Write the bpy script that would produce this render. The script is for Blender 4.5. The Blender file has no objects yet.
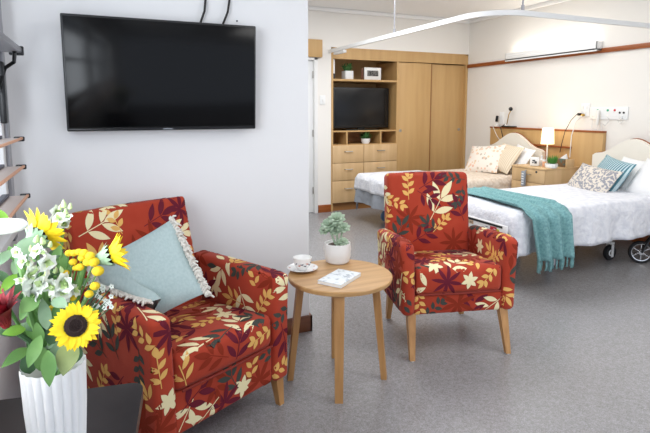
import bpy, bmesh, math, random
from mathutils import Vector, Matrix, Euler, noise
from mathutils.bvhtree import BVHTree
R = math.radians
random.seed(7)
scene = bpy.context.scene
COL = scene.collection
# ------------------------------------------------------------------ camera
FPX, PITCH, EYE = 508.0, R(6.7), 1.35
PY0 = 110 + FPX*math.tan(PITCH)
YAW = math.atan2(227.0, FPX/math.cos(PITCH))
cF = Vector((math.sin(YAW)*math.cos(PITCH), math.cos(YAW)*math.cos(PITCH), -math.sin(PITCH)))
cR = Vector((math.cos(YAW), -math.sin(YAW), 0)); cU = cR.cross(cF)
cC = Vector((0, 0, EYE))
def at(px, py, z=None, X=None, Y=None, d=None):
    r = cF + cR*((px-325)/FPX) - cU*((py-PY0)/FPX)
    if d is not None: t = d
    elif z is not None: t = (z-EYE)/r.z
    elif X is not None: t = X/r.x
    else: t = Y/r.y
    return cC + r*t
cam = bpy.data.cameras.new('camera'); co = bpy.data.objects.new('camera', cam); COL.objects.link(co)
cam.sensor_width = 36; cam.lens = FPX/650*36; cam.shift_y = -(216.5-PY0)/650
cam.clip_start = .05
co.location = cC; co.rotation_euler = (R(90)-PITCH, 0, -YAW)
scene.camera = co
# ------------------------------------------------------------------ materials
def lin(c):
    f = lambda v: v/12.92 if v <= .04045 else ((v+.055)/1.055)**2.4
    return tuple(f(v/255) for v in c)+(1,)
def mat(name, rgb, rough=.6, metal=0, emit=None, es=0, spec=.5, alpha=1, trans=0, bump=None, var=None, coat=0, sheen=0):
    m = bpy.data.materials.new(name); m.use_nodes = True
    nt = m.node_tree; b = nt.nodes['Principled BSDF']
    b.inputs['Base Color'].default_value = lin(rgb)
    b.inputs['Roughness'].default_value = rough; b.inputs['Metallic'].default_value = metal
    b.inputs['Specular IOR Level'].default_value = spec
    b.inputs['Coat Weight'].default_value = coat
    b.inputs['Sheen Weight'].default_value = sheen
    if trans: b.inputs['Transmission Weight'].default_value = trans
    if emit: b.inputs['Emission Color'].default_value = lin(emit); b.inputs['Emission Strength'].default_value = es
    tc = nt.nodes.new('ShaderNodeTexCoord')
    if var:   # (scale vec, rgb2, detail, lo, hi)
        mp = nt.nodes.new('ShaderNodeMapping'); mp.inputs['Scale'].default_value = var[0]
        n = nt.nodes.new('ShaderNodeTexNoise'); n.inputs['Scale'].default_value = 1; n.inputs['Detail'].default_value = var[2]
        cr = nt.nodes.new('ShaderNodeValToRGB'); e = cr.color_ramp.elements
        e[0].position = var[3]; e[1].position = var[4]; e[0].color = lin(rgb); e[1].color = lin(var[1])
        nt.links.new(tc.outputs['Object'], mp.inputs[0]); nt.links.new(mp.outputs[0], n.inputs['Vector'])
        nt.links.new(n.outputs['Fac'], cr.inputs[0]); nt.links.new(cr.outputs[0], b.inputs['Base Color'])
    if bump:  # (scale, strength, distance)
        n2 = nt.nodes.new('ShaderNodeTexNoise'); n2.inputs['Scale'].default_value = bump[0]; n2.inputs['Detail'].default_value = 4
        bp = nt.nodes.new('ShaderNodeBump'); bp.inputs['Strength'].default_value = bump[1]; bp.inputs['Distance'].default_value = bump[2]
        nt.links.new(tc.outputs['Object'], n2.inputs['Vector']); nt.links.new(n2.outputs['Fac'], bp.inputs['Height'])
        nt.links.new(bp.outputs[0], b.inputs['Normal'])
    return m
M = {}
def floor_mat():
    m = bpy.data.materials.new('speckled_vinyl'); m.use_nodes = True; nt = m.node_tree; b = nt.nodes['Principled BSDF']
    tc = nt.nodes.new('ShaderNodeTexCoord')
    n1 = nt.nodes.new('ShaderNodeTexNoise'); n1.inputs['Scale'].default_value = 170; n1.inputs['Detail'].default_value = 3
    n2 = nt.nodes.new('ShaderNodeTexNoise'); n2.inputs['Scale'].default_value = 75; n2.inputs['Detail'].default_value = 3
    cr = nt.nodes.new('ShaderNodeValToRGB'); e = cr.color_ramp.elements
    e[0].position = .33; e[0].color = lin((120, 117, 116)); e[1].position = .68; e[1].color = lin((166, 165, 168))
    k = e.new(.5); k.color = lin((144, 142, 142))
    mx = nt.nodes.new('ShaderNodeMath'); mx.operation = 'ADD'; mx.inputs[1].default_value = 0
    mm = nt.nodes.new('ShaderNodeMix'); mm.data_type = 'FLOAT'; mm.inputs[0].default_value = .4
    for n in (n1, n2): nt.links.new(tc.outputs['Object'], n.inputs['Vector'])
    nt.links.new(n1.outputs['Fac'], mm.inputs[2]); nt.links.new(n2.outputs['Fac'], mm.inputs[3])
    nt.links.new(mm.outputs[0], cr.inputs[0]); nt.links.new(cr.outputs[0], b.inputs['Base Color'])
    b.inputs['Roughness'].default_value = .27; b.inputs['Specular IOR Level'].default_value = .45
    return m
M['floor'] = floor_mat()
M['wall'] = mat('wall_paint', (233, 232, 231), .7, spec=.3, bump=(90, .04, .002))
M['wallwarm'] = mat('wall_paint_warm', (240, 236, 229), .7, spec=.3, bump=(90, .04, .002))
M['ceil'] = mat('ceiling_paint', (248, 247, 245), .8, spec=.2)
M['white'] = mat('white_gloss', (240, 240, 238), .35)
M['whitemat'] = mat('white_matt', (236, 235, 232), .6)
M['oak'] = mat('oak_veneer', (204, 166, 112), .45, var=((14, 14, 1.2), (192, 152, 98), 5, .3, .75))
M['oakpale'] = mat('pale_oak_veneer', (218, 184, 138), .45, var=((14, 14, 1.2), (206, 170, 122), 5, .35, .7))
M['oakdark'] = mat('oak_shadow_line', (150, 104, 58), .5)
M['oakleg'] = mat('oak_solid', (190, 142, 88), .4, var=((40, 40, 3), (166, 118, 68), 5, .35, .7))
M['oaktop'] = mat('oak_table_top', (200, 158, 106), .38, var=((3, 30, 30), (178, 134, 84), 5, .35, .7))
M['rail'] = mat('brown_varnished_wood', (160, 88, 36), .4, var=((3, 3, 30), (138, 70, 28), 4, .35, .7))
M['walnut'] = mat('brown_wood', (118, 70, 42), .4, var=((4, 4, 30), (98, 56, 33), 4, .35, .7))
M['black'] = mat('black_plastic', (14, 14, 15), .35)
M['screen'] = mat('black_glass_screen', (3, 3, 4), .16, spec=.22)
M['screen2'] = mat('dark_screen', (20, 20, 22), .25, spec=.3)
M['navy'] = mat('navy_edge', (34, 36, 62), .4)
M['bladetop'] = mat('pale_blade', (224, 208, 198), .4)
M['bladegrey'] = mat('grey_aluminium', (160, 160, 164), .35, metal=.6)
M['steel'] = mat('brushed_steel', (176, 172, 166), .35, metal=.9)
M['chrome'] = mat('chrome', (215, 215, 215), .15, metal=1)
M['greyplastic'] = mat('grey_plastic', (150, 158, 168), .5)
M['lacquer'] = mat('dark_lacquer', (38, 34, 36), .3, var=((6, 6, 6), (52, 47, 48), 3, .35, .7))
M['vase'] = mat('white_glazed_ceramic', (243, 243, 242), .35, coat=.2)
M['pot'] = mat('white_concrete', (226, 224, 220), .6, bump=(60, .1, .003))
M['soil'] = mat('soil', (70, 52, 40), .9, bump=(200, .6, .004))
M['succ'] = mat('succulent_green', (176, 192, 166), .5, var=((30, 30, 30), (144, 166, 138), 2, .35, .7))
M['cup'] = mat('bone_china', (242, 240, 236), .2, coat=.3)
M['cupdark'] = mat('printed_bird_dark', (60, 62, 80), .4)
M['cupred'] = mat('printed_bird_red', (190, 96, 60), .4)
M['paper'] = mat('booklet_paper', (224, 228, 230), .5, var=((45, 45, 45), (164, 172, 178), 3, .52, .72))
M['page'] = mat('page_white', (236, 234, 228), .7)
# upholstery
M['fab'] = mat('rust_fabric', (177, 66, 43), .85, spec=.2, bump=(500, .25, .001), var=((9, 9, 9), (167, 57, 37), 2, .3, .7), sheen=.1)
M['f_cream'] = mat('print_cream', (240, 226, 180), .85, spec=.2)
M['f_gold'] = mat('print_gold', (230, 180, 102), .85, spec=.2)
M['f_maroon'] = mat('print_maroon', (104, 30, 46), .85, spec=.2)
M['f_slate'] = mat('print_slate', (70, 72, 66), .85, spec=.2)
M['f_rust'] = mat('print_brown', (140, 48, 28), .85, spec=.2)
FABS = [M['fab'], M['f_cream'], M['f_gold'], M['f_maroon'], M['f_slate'], M['f_rust']]
M['piping'] = mat('rust_piping', (128, 40, 28), .85)
M['cush'] = mat('pale_aqua_linen', (178, 194, 192), .9, var=((120, 6, 120), (166, 184, 183), 3, .35, .7), spec=.1, bump=(300, .2, .001))
M['pom'] = mat('cream_wool', (222, 216, 206), .95, spec=.1)
M['cover'] = mat('white_matelasse', (232, 232, 235), .9, spec=.1, bump=(26, 1, .013), var=((18, 18, 18), (216, 217, 223), 4, .4, .65))
M['covercream'] = mat('cream_coverlet', (232, 218, 202), .9, spec=.1, bump=(40, .9, .01), var=((30, 30, 30), (214, 196, 176), 4, .4, .65))
M['mattress'] = mat('mattress_ticking', (222, 222, 222), .9)
M['linen'] = mat('white_linen', (236, 236, 236), .9, spec=.1, bump=(14, .3, .01))
M['shadedcloth'] = mat('cloth_in_shade', (150, 154, 160), .9, spec=.1, bump=(12, .8, .02))  # grey-blue shade of the white cloth, put into the colour
M['throw'] = mat('turquoise_knit', (134, 176, 176), .95, spec=.1, bump=(120, .8, .004), var=((60, 60, 60), (108, 150, 152), 3, .35, .65))
M['headb'] = mat('cream_vinyl', (242, 236, 223), .55)
M['yellow'] = mat('sunflower_yellow', (255, 224, 30), .6, var=((40, 40, 40), (248, 200, 14), 2, .4, .75))
M['yellow2'] = mat('button_yellow', (240, 206, 40), .8, bump=(600, .8, .002))
M['disc'] = mat('sunflower_disc', (38, 20, 16), .9, bump=(400, 1, .003))
M['leaf'] = mat('leaf_green', (112, 156, 84), .5, var=((25, 25, 25), (88, 136, 68), 3, .35, .7))
M['leafbright'] = mat('leaf_bright', (126, 174, 60), .45, var=((25, 25, 25), (104, 156, 52), 3, .35, .7))
M['leafgrey'] = mat('leaf_greygreen', (150, 178, 146), .6, var=((25, 25, 25), (122, 154, 120), 3, .35, .7))
M['leafolive'] = mat('leaf_olive', (150, 164, 104), .6, var=((25, 25, 25), (128, 144, 88), 3, .35, .7))
M['leafdark'] = mat('leaf_dark', (70, 104, 68), .5)
M['petalwhite'] = mat('petal_white', (240, 244, 236), .6)
M['petalgreen'] = mat('petal_pale_green', (200, 222, 160), .6)
M['red'] = mat('protea_red', (160, 26, 42), .6, var=((25, 25, 25), (116, 16, 32), 3, .35, .7))
M['plantg'] = mat('pot_plant_green', (72, 120, 62), .6)
M['grassg'] = mat('grass_green', (76, 140, 52), .6)
M['shade'] = mat('lit_lamp_shade', (255, 240, 214), .8, emit=(255, 226, 176), es=1.0)
M['tube'] = mat('lit_diffuser', (255, 250, 240), .6, emit=(255, 246, 230), es=3)
M['teal'] = mat('teal_stripe', (110, 154, 166), .9)
M['stickred'] = mat('red_sticker', (190, 34, 50), .5)
M['sticktan'] = mat('tan_sticker', (186, 160, 130), .5)
M['stickyel'] = mat('yellow_sticker', (206, 200, 60), .5)
M['ink'] = mat('ink', (50, 50, 56), .5)
M['green'] = mat('green_dot', (70, 170, 130), .5)
M['reddot'] = mat('red_dot', (206, 40, 44), .5)
M['blue'] = mat('blue_wheel', (88, 120, 156), .5)
M['rubber'] = mat('black_rubber', (24, 24, 26), .7)
M['brass'] = mat('brass', (196, 160, 90), .35, metal=.8)
M['cable'] = mat('black_cable', (20, 18, 18), .5)
M['cablew'] = mat('white_cable', (226, 224, 220), .5)
M['tissue'] = mat('tissue_box_print', (120, 92, 62), .6, var=((22, 22, 22), (86, 116, 110), 4, .5, .6))
M['peach'] = mat('peach', (232, 176, 140), .6)
M['photo'] = mat('grey_photo', (120, 118, 114), .4, var=((40, 40, 40), (40, 40, 42), 3, .45, .55))
M['glass'] = mat('window_glass', (240, 245, 248), .05)
_nt = M['glass'].node_tree; _tr = _nt.nodes.new('ShaderNodeBsdfTransparent'); _mx = _nt.nodes.new('ShaderNodeMixShader'); _mx.inputs[0].default_value = .08
_nt.links.new(_tr.outputs[0], _mx.inputs[1]); _nt.links.new(_nt.nodes['Principled BSDF'].outputs[0], _mx.inputs[2]); _nt.links.new(_mx.outputs[0], _nt.nodes['Material Output'].inputs[0])
def floral_mat():
    m = mat('floral_cotton', (240, 228, 214), .9, spec=.1); nt = m.node_tree; b = nt.nodes['Principled BSDF']
    tc = nt.nodes.new('ShaderNodeTexCoord'); v = nt.nodes.new('ShaderNodeTexVoronoi'); v.inputs['Scale'].default_value = 22
    cr = nt.nodes.new('ShaderNodeValToRGB'); e = cr.color_ramp.elements; cr.color_ramp.interpolation = 'CONSTANT'
    e[0].position = 0; e[0].color = (1, 1, 1, 1); e[1].position = .38; e[1].color = (0, 0, 0, 1)
    c2 = nt.nodes.new('ShaderNodeValToRGB'); e = c2.color_ramp.elements
    e[0].color = lin((236, 190, 166)); e[1].color = lin((180, 176, 170)); k = e.new(.5); k.color = lin((238, 208, 172))
    sp = nt.nodes.new('ShaderNodeSeparateColor'); mx = nt.nodes.new('ShaderNodeMix'); mx.data_type = 'RGBA'
    mx.inputs[6].default_value = lin((242, 232, 220))
    L = nt.links.new
    L(tc.outputs['Object'], v.inputs['Vector']); L(v.outputs['Distance'], cr.inputs[0]); L(v.outputs['Color'], sp.inputs[0])
    L(sp.outputs[0], c2.inputs[0]); L(cr.outputs[0], mx.inputs[0]); L(c2.outputs[0], mx.inputs[7]); L(mx.outputs[2], b.inputs['Base Color'])
    return m
M['floral'] = floral_mat()
def wave_mat(name, c1, c2, scale, distort=0, axis='X', lo=.45, hi=.55, dscale=1):
    m = mat(name, c1, .9, spec=.1); nt = m.node_tree; b = nt.nodes['Principled BSDF']
    tc = nt.nodes.new('ShaderNodeTexCoord'); w = nt.nodes.new('ShaderNodeTexWave'); w.bands_direction = axis
    w.inputs['Scale'].default_value = scale; w.inputs['Distortion'].default_value = distort; w.inputs['Detail Scale'].default_value = dscale
    cr = nt.nodes.new('ShaderNodeValToRGB'); e = cr.color_ramp.elements
    e[0].position = lo; e[1].position = hi; e[0].color = lin(c1); e[1].color = lin(c2)
    nt.links.new(tc.outputs['Object'], w.inputs['Vector']); nt.links.new(w.outputs['Fac'], cr.inputs[0]); nt.links.new(cr.outputs[0], b.inputs['Base Color'])
    return m
M['stripe'] = wave_mat('teal_striped_cotton', (84, 128, 142), (192, 212, 216), 10, 0, 'X', .35, .65)
M['damask'] = wave_mat('beige_grey_print', (218, 209, 197), (150, 150, 156), 6, 12, 'DIAGONAL', .5, .8, 3)
M['cstripe'] = wave_mat('cream_striped_cotton', (236, 222, 200), (218, 200, 172), 12, 0, 'X', .35, .65)
# ------------------------------------------------------------------ geometry
class G:
    def __init__(s): s.V = []; s.Fc = []; s.MI = []; s.mi = 0
    def add(s, V, F, X=None, mi=None):
        o = len(s.V); mi = s.mi if mi is None else mi
        for v in V:
            v = Vector(v); s.V.append(X @ v if X else v)
        for f in F: s.Fc.append(tuple(i+o for i in f)); s.MI.append(mi)
        return s
    def bm(s, b, X=None, mi=None):
        b.verts.index_update(); s.add([v.co.copy() for v in b.verts], [[v.index for v in f.verts] for f in b.faces], X, mi); b.free(); return s
    def box(s, c, d, bev=0, X=None, mi=None, seg=2):
        b = bmesh.new(); bmesh.ops.create_cube(b, size=1)
        for v in b.verts: v.co = Vector((v.co.x*d[0]+c[0], v.co.y*d[1]+c[1], v.co.z*d[2]+c[2]))
        if bev: bmesh.ops.bevel(b, geom=b.edges[:], offset=min(bev, min(d)*.45), segments=seg, affect='EDGES', profile=.5)
        return s.bm(b, X, mi)
    def bb(s, a, b_, bev=0, X=None, mi=None):
        return s.box([(a[i]+b_[i])/2 for i in range(3)], [abs(a[i]-b_[i]) for i in range(3)], bev, X, mi)
    def soft(s, c, d, r, crown=(0, 0, 0), n=(8, 8, 8), X=None, mi=None):
        # rounded grid box with bulging faces; crown = bulge along x, y, z faces
        b = bmesh.new(); h = Vector(d)/2; idx = {}
        V = []; F = []
        def vid(p):
            k = tuple(round(q, 5) for q in p)
            if k not in idx:
                q = Vector(p); inner = Vector([max(-(h[i]-r), min(h[i]-r, q[i])) for i in range(3)]); dd = q-inner
                if dd.length > 1e-9: q = inner+dd.normalized()*r
                w = [1-(p[i]/h[i])**2 for i in range(3)]
                for i in range(3):
                    j, k2 = (i+1) % 3, (i+2) % 3
                    q[i] += crown[i]*w[j]*w[k2]*(p[i]/h[i])
                idx[k] = len(V); V.append(q+Vector(c))
            return idx[k]
        def lines(m, hh):   # grid lines clustering near the ends
            ls = [-hh+r*t for t in (0, .3, .65, 1)]; ls += [(-(hh-r)+2*(hh-r)*i/m) for i in range(1, m)]; ls += [hh-r*t for t in (1, .65, .3, 0)]
            return ls
        Ls = [lines(n[i], h[i]) for i in range(3)]
        for ax in range(3):
            a, bq = (ax+1) % 3, (ax+2) % 3
            for sg in (-1, 1):
                for i in range(len(Ls[a])-1):
                    for j in range(len(Ls[bq])-1):
                        q = []
                        for (u, v) in ((i, j), (i+1, j), (i+1, j+1), (i, j+1)):
                            p = [0, 0, 0]; p[ax] = sg*h[ax]; p[a] = Ls[a][u]; p[bq] = Ls[bq][v]; q.append(vid(p))
                        if sg < 0: q.reverse()
                        if len(set(q)) == 4: F.append(q)
        b.free(); return s.add(V, F, X, mi)
    def tube(s, pts, r, seg=8, X=None, mi=None, cap=True):
        pts = [Vector(p) for p in pts]; n = len(pts); rs = r if isinstance(r, (list, tuple)) else [r]*n
        V = []; F = []; up = None
        for i, p in enumerate(pts):
            t = (pts[min(i+1, n-1)]-pts[max(i-1, 0)]).normalized()
            if up is None: up = Vector((0, 0, 1)) if abs(t.z) < .9 else Vector((1, 0, 0))
            sd = t.cross(up).normalized(); up = sd.cross(t).normalized()
            for k in range(seg):
                a = 2*math.pi*k/seg; V.append(p+(sd*math.cos(a)+up*math.sin(a))*rs[i])
        for i in range(n-1):
            for k in range(seg): F.append((i*seg+k, i*seg+(k+1) % seg, (i+1)*seg+(k+1) % seg, (i+1)*seg+k))
        if cap: F.append(tuple(reversed(range(seg)))); F.append(tuple((n-1)*seg+k for k in range(seg)))
        return s.add(V, F, X, mi)
    def lathe(s, prof, seg=24, c=(0, 0, 0), X=None, mi=None, rf=None, caps=(True, True)):
        V = []; F = []; n = len(prof)
        for i, (r, z) in enumerate(prof):
            for k in range(seg):
                a = 2*math.pi*k/seg; q = r*(rf(a, i) if rf else 1)
                V.append((c[0]+q*math.cos(a), c[1]+q*math.sin(a), c[2]+z))
        for i in range(n-1):
            for k in range(seg): F.append((i*seg+k, i*seg+(k+1) % seg, (i+1)*seg+(k+1) % seg, (i+1)*seg+k))
        if caps[0]: F.append(tuple(reversed(range(seg))))
        if caps[1]: F.append(tuple((n-1)*seg+k for k in range(seg)))
        return s.add(V, F, X, mi)
    def ball(s, c, r, seg=10, sc=(1, 1, 1), X=None, mi=None):
        pr = [(max(1e-4, r*math.sin(math.pi*i/6)), -r*math.cos(math.pi*i/6)) for i in range(7)]
        T = Matrix.Translation(c) @ Matrix.Diagonal((*sc, 1))
        return s.lathe(pr, seg, (0, 0, 0), (X @ T) if X else T, mi)
    def prism(s, poly, h, X=None, mi=None):    # polygon in xy extruded to z=h (list of 2-D points, counter-clockwise)
        n = len(poly); V = [(x, y, 0) for x, y in poly]+[(x, y, h) for x, y in poly]
        F = [tuple(reversed(range(n))), tuple(range(n, 2*n))]+[(i, (i+1) % n, n+(i+1) % n, n+i) for i in range(n)]
        return s.add(V, F, X, mi)
    def petal(s, base, tip, nrm, w, bow=0, curl=0, n=7, pt=.9, mi=None):   # leaf or petal surface
        base, tip = Vector(base), Vector(tip); d = tip-base; L = d.length; t = d/L
        nrm = Vector(nrm); nrm = (nrm-t*nrm.dot(t)); nrm = nrm.normalized() if nrm.length > 1e-6 else t.orthogonal().normalized()
        sd = t.cross(nrm); V = []; F = []
        for i in range(n+1):
            u = i/n; ww = w*.5*max(.03, math.sin(math.pi*u**pt)**.85); cz = bow*math.sin(math.pi*u)*L
            p = base+t*(u*L)+nrm*cz
            V += [p-sd*ww+nrm*curl*ww, p, p+sd*ww+nrm*curl*ww]
        for i in range(n):
            a = i*3; F += [(a, a+1, a+4, a+3), (a+1, a+2, a+5, a+4)]
        return s.add(V, F, None, mi)
    def pillow(s, w, h, t, X=None, mi=None, n=14, pinch=.07):
        V = []; F = []
        for sd in (1, -1):
            o = len(V)
            for i in range(n+1):
                for j in range(n+1):
                    u = 2*i/n-1; v = 2*j/n-1; th = (max(0, 1-u*u)**.55)*(max(0, 1-v*v)**.55)
                    x = u*w/2*(1-pinch*(1-v*v)*abs(u)**3); y = v*h/2*(1-pinch*(1-u*u)*abs(v)**3)
                    V.append((x, y, sd*(t/2*th+.002)))
            for i in range(n):
                for j in range(n):
                    q = [o+i*(n+1)+j, o+(i+1)*(n+1)+j, o+(i+1)*(n+1)+j+1, o+i*(n+1)+j+1]
                    F.append(q if sd > 0 else q[::-1])
        m = (n+1)**2
        ring = [i*(n+1) for i in range(n+1)]+[n*(n+1)+j for j in range(1, n+1)]+[i*(n+1)+n for i in range(n-1, -1, -1)]+[j for j in range(n-1, 0, -1)]
        for a, b in zip(ring, ring[1:]+ring[:1]): F.append((a, a+m, b+m, b)[::-1])
        return s.add(V, F, X, mi)
WM = {}
def tag(o, label=None, cat=None, group=None, kind=None):
    if label: o['label'] = label
    if cat: o['category'] = cat
    if group: o['group'] = group
    if kind: o['kind'] = kind
    return o
def thing(name, label, cat, loc=(0, 0, 0), rz=0, group=None):
    o = bpy.data.objects.new(name, None); COL.objects.link(o); o.empty_display_size = .1
    o.location = loc; o.rotation_euler = (0, 0, rz)
    WM[o] = Matrix.Translation(Vector(loc)) @ Matrix.Rotation(rz, 4, 'Z')
    return tag(o, label, cat, group)
def part(name, g, m, parent=None, world=True, ang=35, flat=False, label=None):
    """link geometry as ONE mesh object; world=True: g is in world space, else in the parent's space"""
    me = bpy.data.meshes.new(name); ms = m if isinstance(m, list) else [m]
    V = g.V
    if parent is not None and world:
        inv = WM[parent].inverted(); V = [inv @ v for v in V]
    org = None
    if parent is None:   # origin at the base centre
        xs = [v.x for v in V]; ys = [v.y for v in V]; zs = [v.z for v in V]
        org = Vector(((min(xs)+max(xs))/2, (min(ys)+max(ys))/2, min(zs))); V = [v-org for v in V]
    me.from_pydata([tuple(v) for v in V], [], g.Fc)
    for k in ms: me.materials.append(k)
    me.polygons.foreach_set('material_index', g.MI)
    if not flat:
        me.polygons.foreach_set('use_smooth', [True]*len(me.polygons)); me.set_sharp_from_angle(angle=R(ang))
    me.update()
    o = bpy.data.objects.new(name, me); COL.objects.link(o)
    if parent is not None: o.parent = parent; WM[o] = WM[parent]
    else: o.location = org; WM[o] = Matrix.Translation(org)
    if label: o['label'] = label
    return o
def single(name, g, m, label, cat, group=None, **k): return tag(part(name, g, m, None, **k), label, cat, group)
def struct(name, g, m, parent=None, **k):
    o = part(name, g, m, parent, **k)
    if parent is None: o['kind'] = 'structure'
    return o
def copy_tree(o, parent=None):
    c = o.copy(); COL.objects.link(c); c.parent = parent; WM[c] = WM[o]
    for ch in list(o.children): copy_tree(ch, c)
    return c
# ------------------------------------------------------------------ room shell
XR, YB, ZC, XL, YW, XE = 5.0, 6.08, 2.64, -.385, 2.78, 1.127
struct('floor', G().bb((XL-.1, -1.2, -.1), (XR+.1, 6.9, 0)), M['floor'], flat=True)
struct('ceiling', G().bb((XL-.1, -1.2, ZC), (XR+.1, 6.9, ZC+.1)), M['ceil'], flat=True)
struct('wall_front', G().bb((XL-.1, YW, 0), (XE, YW+.13, ZC)), M['wall'], flat=True)
struct('wall_right', G().bb((XR, -1.2, 0), (XR+.1, 6.9, ZC)), M['wallwarm'], flat=True)
wl = G(); WY0, WY1, WZ0, WZ1 = .2, 2.62, .86, 2.2
wl.bb((XL-.1, -1.2, 0), (XL, 2.78, WZ0)); wl.bb((XL-.1, -1.2, WZ1), (XL, 2.78, ZC)); wl.bb((XL-.1, -1.2, WZ0), (XL, WY0, WZ1)); wl.bb((XL-.1, WY1, WZ0), (XL, 2.78, WZ1))
struct('wall_left', wl, M['wall'], flat=True)
# back wall with wardrobe niche and door opening
wx0 = at(331, 130, Y=YB).x; wtop = at(331, 47, Y=YB).z
dx1 = at(316.5, 150, Y=YB).x; dx0 = dx1-.95; dz = at(310, 57.5, Y=YB).z; pz = at(310, 39.5, Y=YB).z; px1 = at(321, 50, Y=YB).x
wb = G(); wb.bb((wx0, YB, wtop), (XR, YB+.12, ZC)); wb.bb((dx1, YB, 0), (wx0, YB+.62, ZC)); wb.bb((XL-.1, YB, 0), (dx0, YB+.12, ZC)); wb.bb((dx0, YB, dz), (dx1, YB+.12, ZC))
wb.bb((wx0, YB+.61, 0), (XR, YB+.73, ZC))
struct('wall_back', wb, M['wallwarm'], flat=True)
struct('wall_divide', G().bb((XL-.1, 2.91, 0), (XL, 6.08, ZC)), M['wallwarm'], flat=True)
struct('trim_1', G().box((XR-.012, 3.4, 1.985), (.024, 5.36, .05), .004), M['rail'])
struct('baseboard_right', G().box((XR-.01, 2.6, .05), (.02, 7.0, .1), .004), M['rail'])
gb = G(); gb.bb((XL, YW-.016, 0), (XE+.016, YW, .1), .003); gb.bb((XE, YW-.016, 0), (XE+.016, YW+.13, .1), .003)
struct('baseboard_front', gb, M['walnut'])
struct('baseboard_back', G().bb((dx1+.02, YB-.016, 0), (wx0-.004, YB, .1), .003), M['rail'])
struct('trim_2', G().box(((XL+XR)/2, YB-.02, ZC-.025), (XR-XL, .04, .05), .012), M['ceil'])
struct('trim_3', G().box((XR-.02, 3.4, ZC-.025), (.04, 5.3, .05), .012), M['ceil'])
# door beside the wardrobe
d = G(); d.bb((dx0+.03, YB+.03, .005), (dx1-.03, YB+.07, dz-.03), .003)
do = struct('door_1', d, M['white'])
fr = G(); fr.bb((dx1-.035, YB-.02, 0), (dx1+.012, YB+.1, dz), .004); fr.bb((dx0-.03, YB-.02, 0), (dx0+.03, YB+.1, dz), .004); fr.bb((dx0-.03, YB-.02, dz-.03), (dx1+.012, YB+.1, dz), .004)
part('door_frame', fr, M['whitemat'], do)
hg = G()
for z in (.3, 1.05, 1.8): hg.box((dx1-.04, YB+.02, z), (.012, .02, .09), .003)
part('hinge', hg, M['steel'], do)
struct('trim_4', G().bb((dx0-.1, YB-.05, dz+.005), (px1, YB, pz), .003), M['oak'])
# window on the left wall with its open blades
wn = G()
for y0_, y1_ in ((WY0, WY0+.06), (WY1-.06, WY1), (1.38, 1.44)): wn.bb((XL-.08, y0_, WZ0), (XL+.004, y1_, WZ1), .004)
wn.bb((XL-.08, WY0, WZ0), (XL+.004, WY1, WZ0+.06), .004); wn.bb((XL-.08, WY0, WZ1-.06), (XL+.004, WY1, WZ1), .004)
win = struct('window_1', wn, M['white'])
part('window_sill', G().bb((XL-.02, WY0-.04, WZ0-.03), (XL+.05, WY1+.04, WZ0), .004), M['white'], win)
part('window_pane', G().bb((XL-.07, WY0+.05, WZ0+.05), (XL-.066, WY1-.05, WZ1-.05)), M['glass'], win, flat=True)
part('jamb_plate', G().bb((XL, WY1+.0, WZ0-.1), (XL+.016, WY1+.075, WZ1+.05), .004), M['bladegrey'], win)
BX = XL+.095
for i, (bx_, by_) in enumerate([(22, 138), (24, 166), (28, 195)]):
    p = at(bx_, by_, X=BX); ye = p.y
    b = G()
    b.bb((XL+.004, .4, p.z-.008), (BX, ye, p.z), .002, mi=0)
    b.bb((XL+.004, .4, p.z), (XL+.03, ye-.02, p.z+.012), .002, mi=1)
    b.bb((BX-.006, .4, p.z-.006), (BX+.004, ye, p.z+.003), .002, mi=2)
    bl = part('window_blade', b, [M['bladetop'], M['navy'], M['peach']], win)
    part('end_clip', G().bb((BX-.03, ye-.004, p.z-.014), (BX+.008, ye+.016, p.z+.006), .004), M['black'], bl)
p = at(22, 53, X=BX); b = G(); b.bb((XL+.004, .5, p.z), (BX, p.y, p.z+.025), .006)
bl = part('window_blade', b, M['bladegrey'], win)
part('end_clip', G().bb((BX-.05, p.y-.002, p.z-.01), (BX+.006, p.y+.02, p.z+.03), .005), M['black'], bl)
q = at(5, 68, X=XL+.03)
part('stay_arm', G().tube([(XL+.01, q.y-.1, q.z-.1), (XL+.03, q.y, q.z), (XL+.06, q.y+.04, q.z+.03), (BX-.02, p.y-.06, p.z)], .008), M['black'], bl)
q0 = at(2, 62, X=XL+.02); q1 = at(2, 124, X=XL+.02)
part('window_latch', G().bb((XL+.004, q0.y-.05, q1.z), (XL+.03, q0.y+.0, q0.z), .006), M['black'], win)
# ------------------------------------------------------------------ upholstery print
def m_sprig(L, c, k=3, lw=.34):
    out = [('s', 0, 0, 90, L*.72, c)]
    for i in range(k-1):
        y = L*(.22+.34*i/(max(1, k-2)))
        for sg in (1, -1): out.append(('l', sg*.004, y, 90-sg*48, L*.5, L*.5*lw, c))
    out.append(('l', 0, L*.62, 90+random.uniform(-8, 8), L*.54, L*.54*lw, c)); return out
def m_twig(L, c):
    out = [('s', 0, 0, 90, L*.85, c)]
    for i in range(3):
        y = L*(.15+.27*i)
        for sg in (1, -1): out.append(('l', 0, y+(.012 if sg > 0 else 0), 90-sg*50, L*.3, L*.15, c))
    out.append(('l', 0, L*.8, 90, L*.3, L*.15, c)); return out
def m_flower(L, c):
    return [('l', 0, 0, 360*i/8+10, L*.55, L*.13, c) for i in range(8)]
def m_daisy(L, c):
    return [('l', 0, 0, 360*i/6, L*.42, L*.2, c) for i in range(6)]
MOT = [lambda: m_sprig(.17, 1), lambda: m_twig(.15, 2), lambda: m_sprig(.17, 3), lambda: m_twig(.15, 4), lambda: m_flower(.2, 5), lambda: m_sprig(.13, 2), lambda: m_sprig(.15, 4), lambda: m_sprig(.16, 3), lambda: m_flower(.17, 3), lambda: m_daisy(.12, 1), lambda: m_sprig(.15, 5)]
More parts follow.
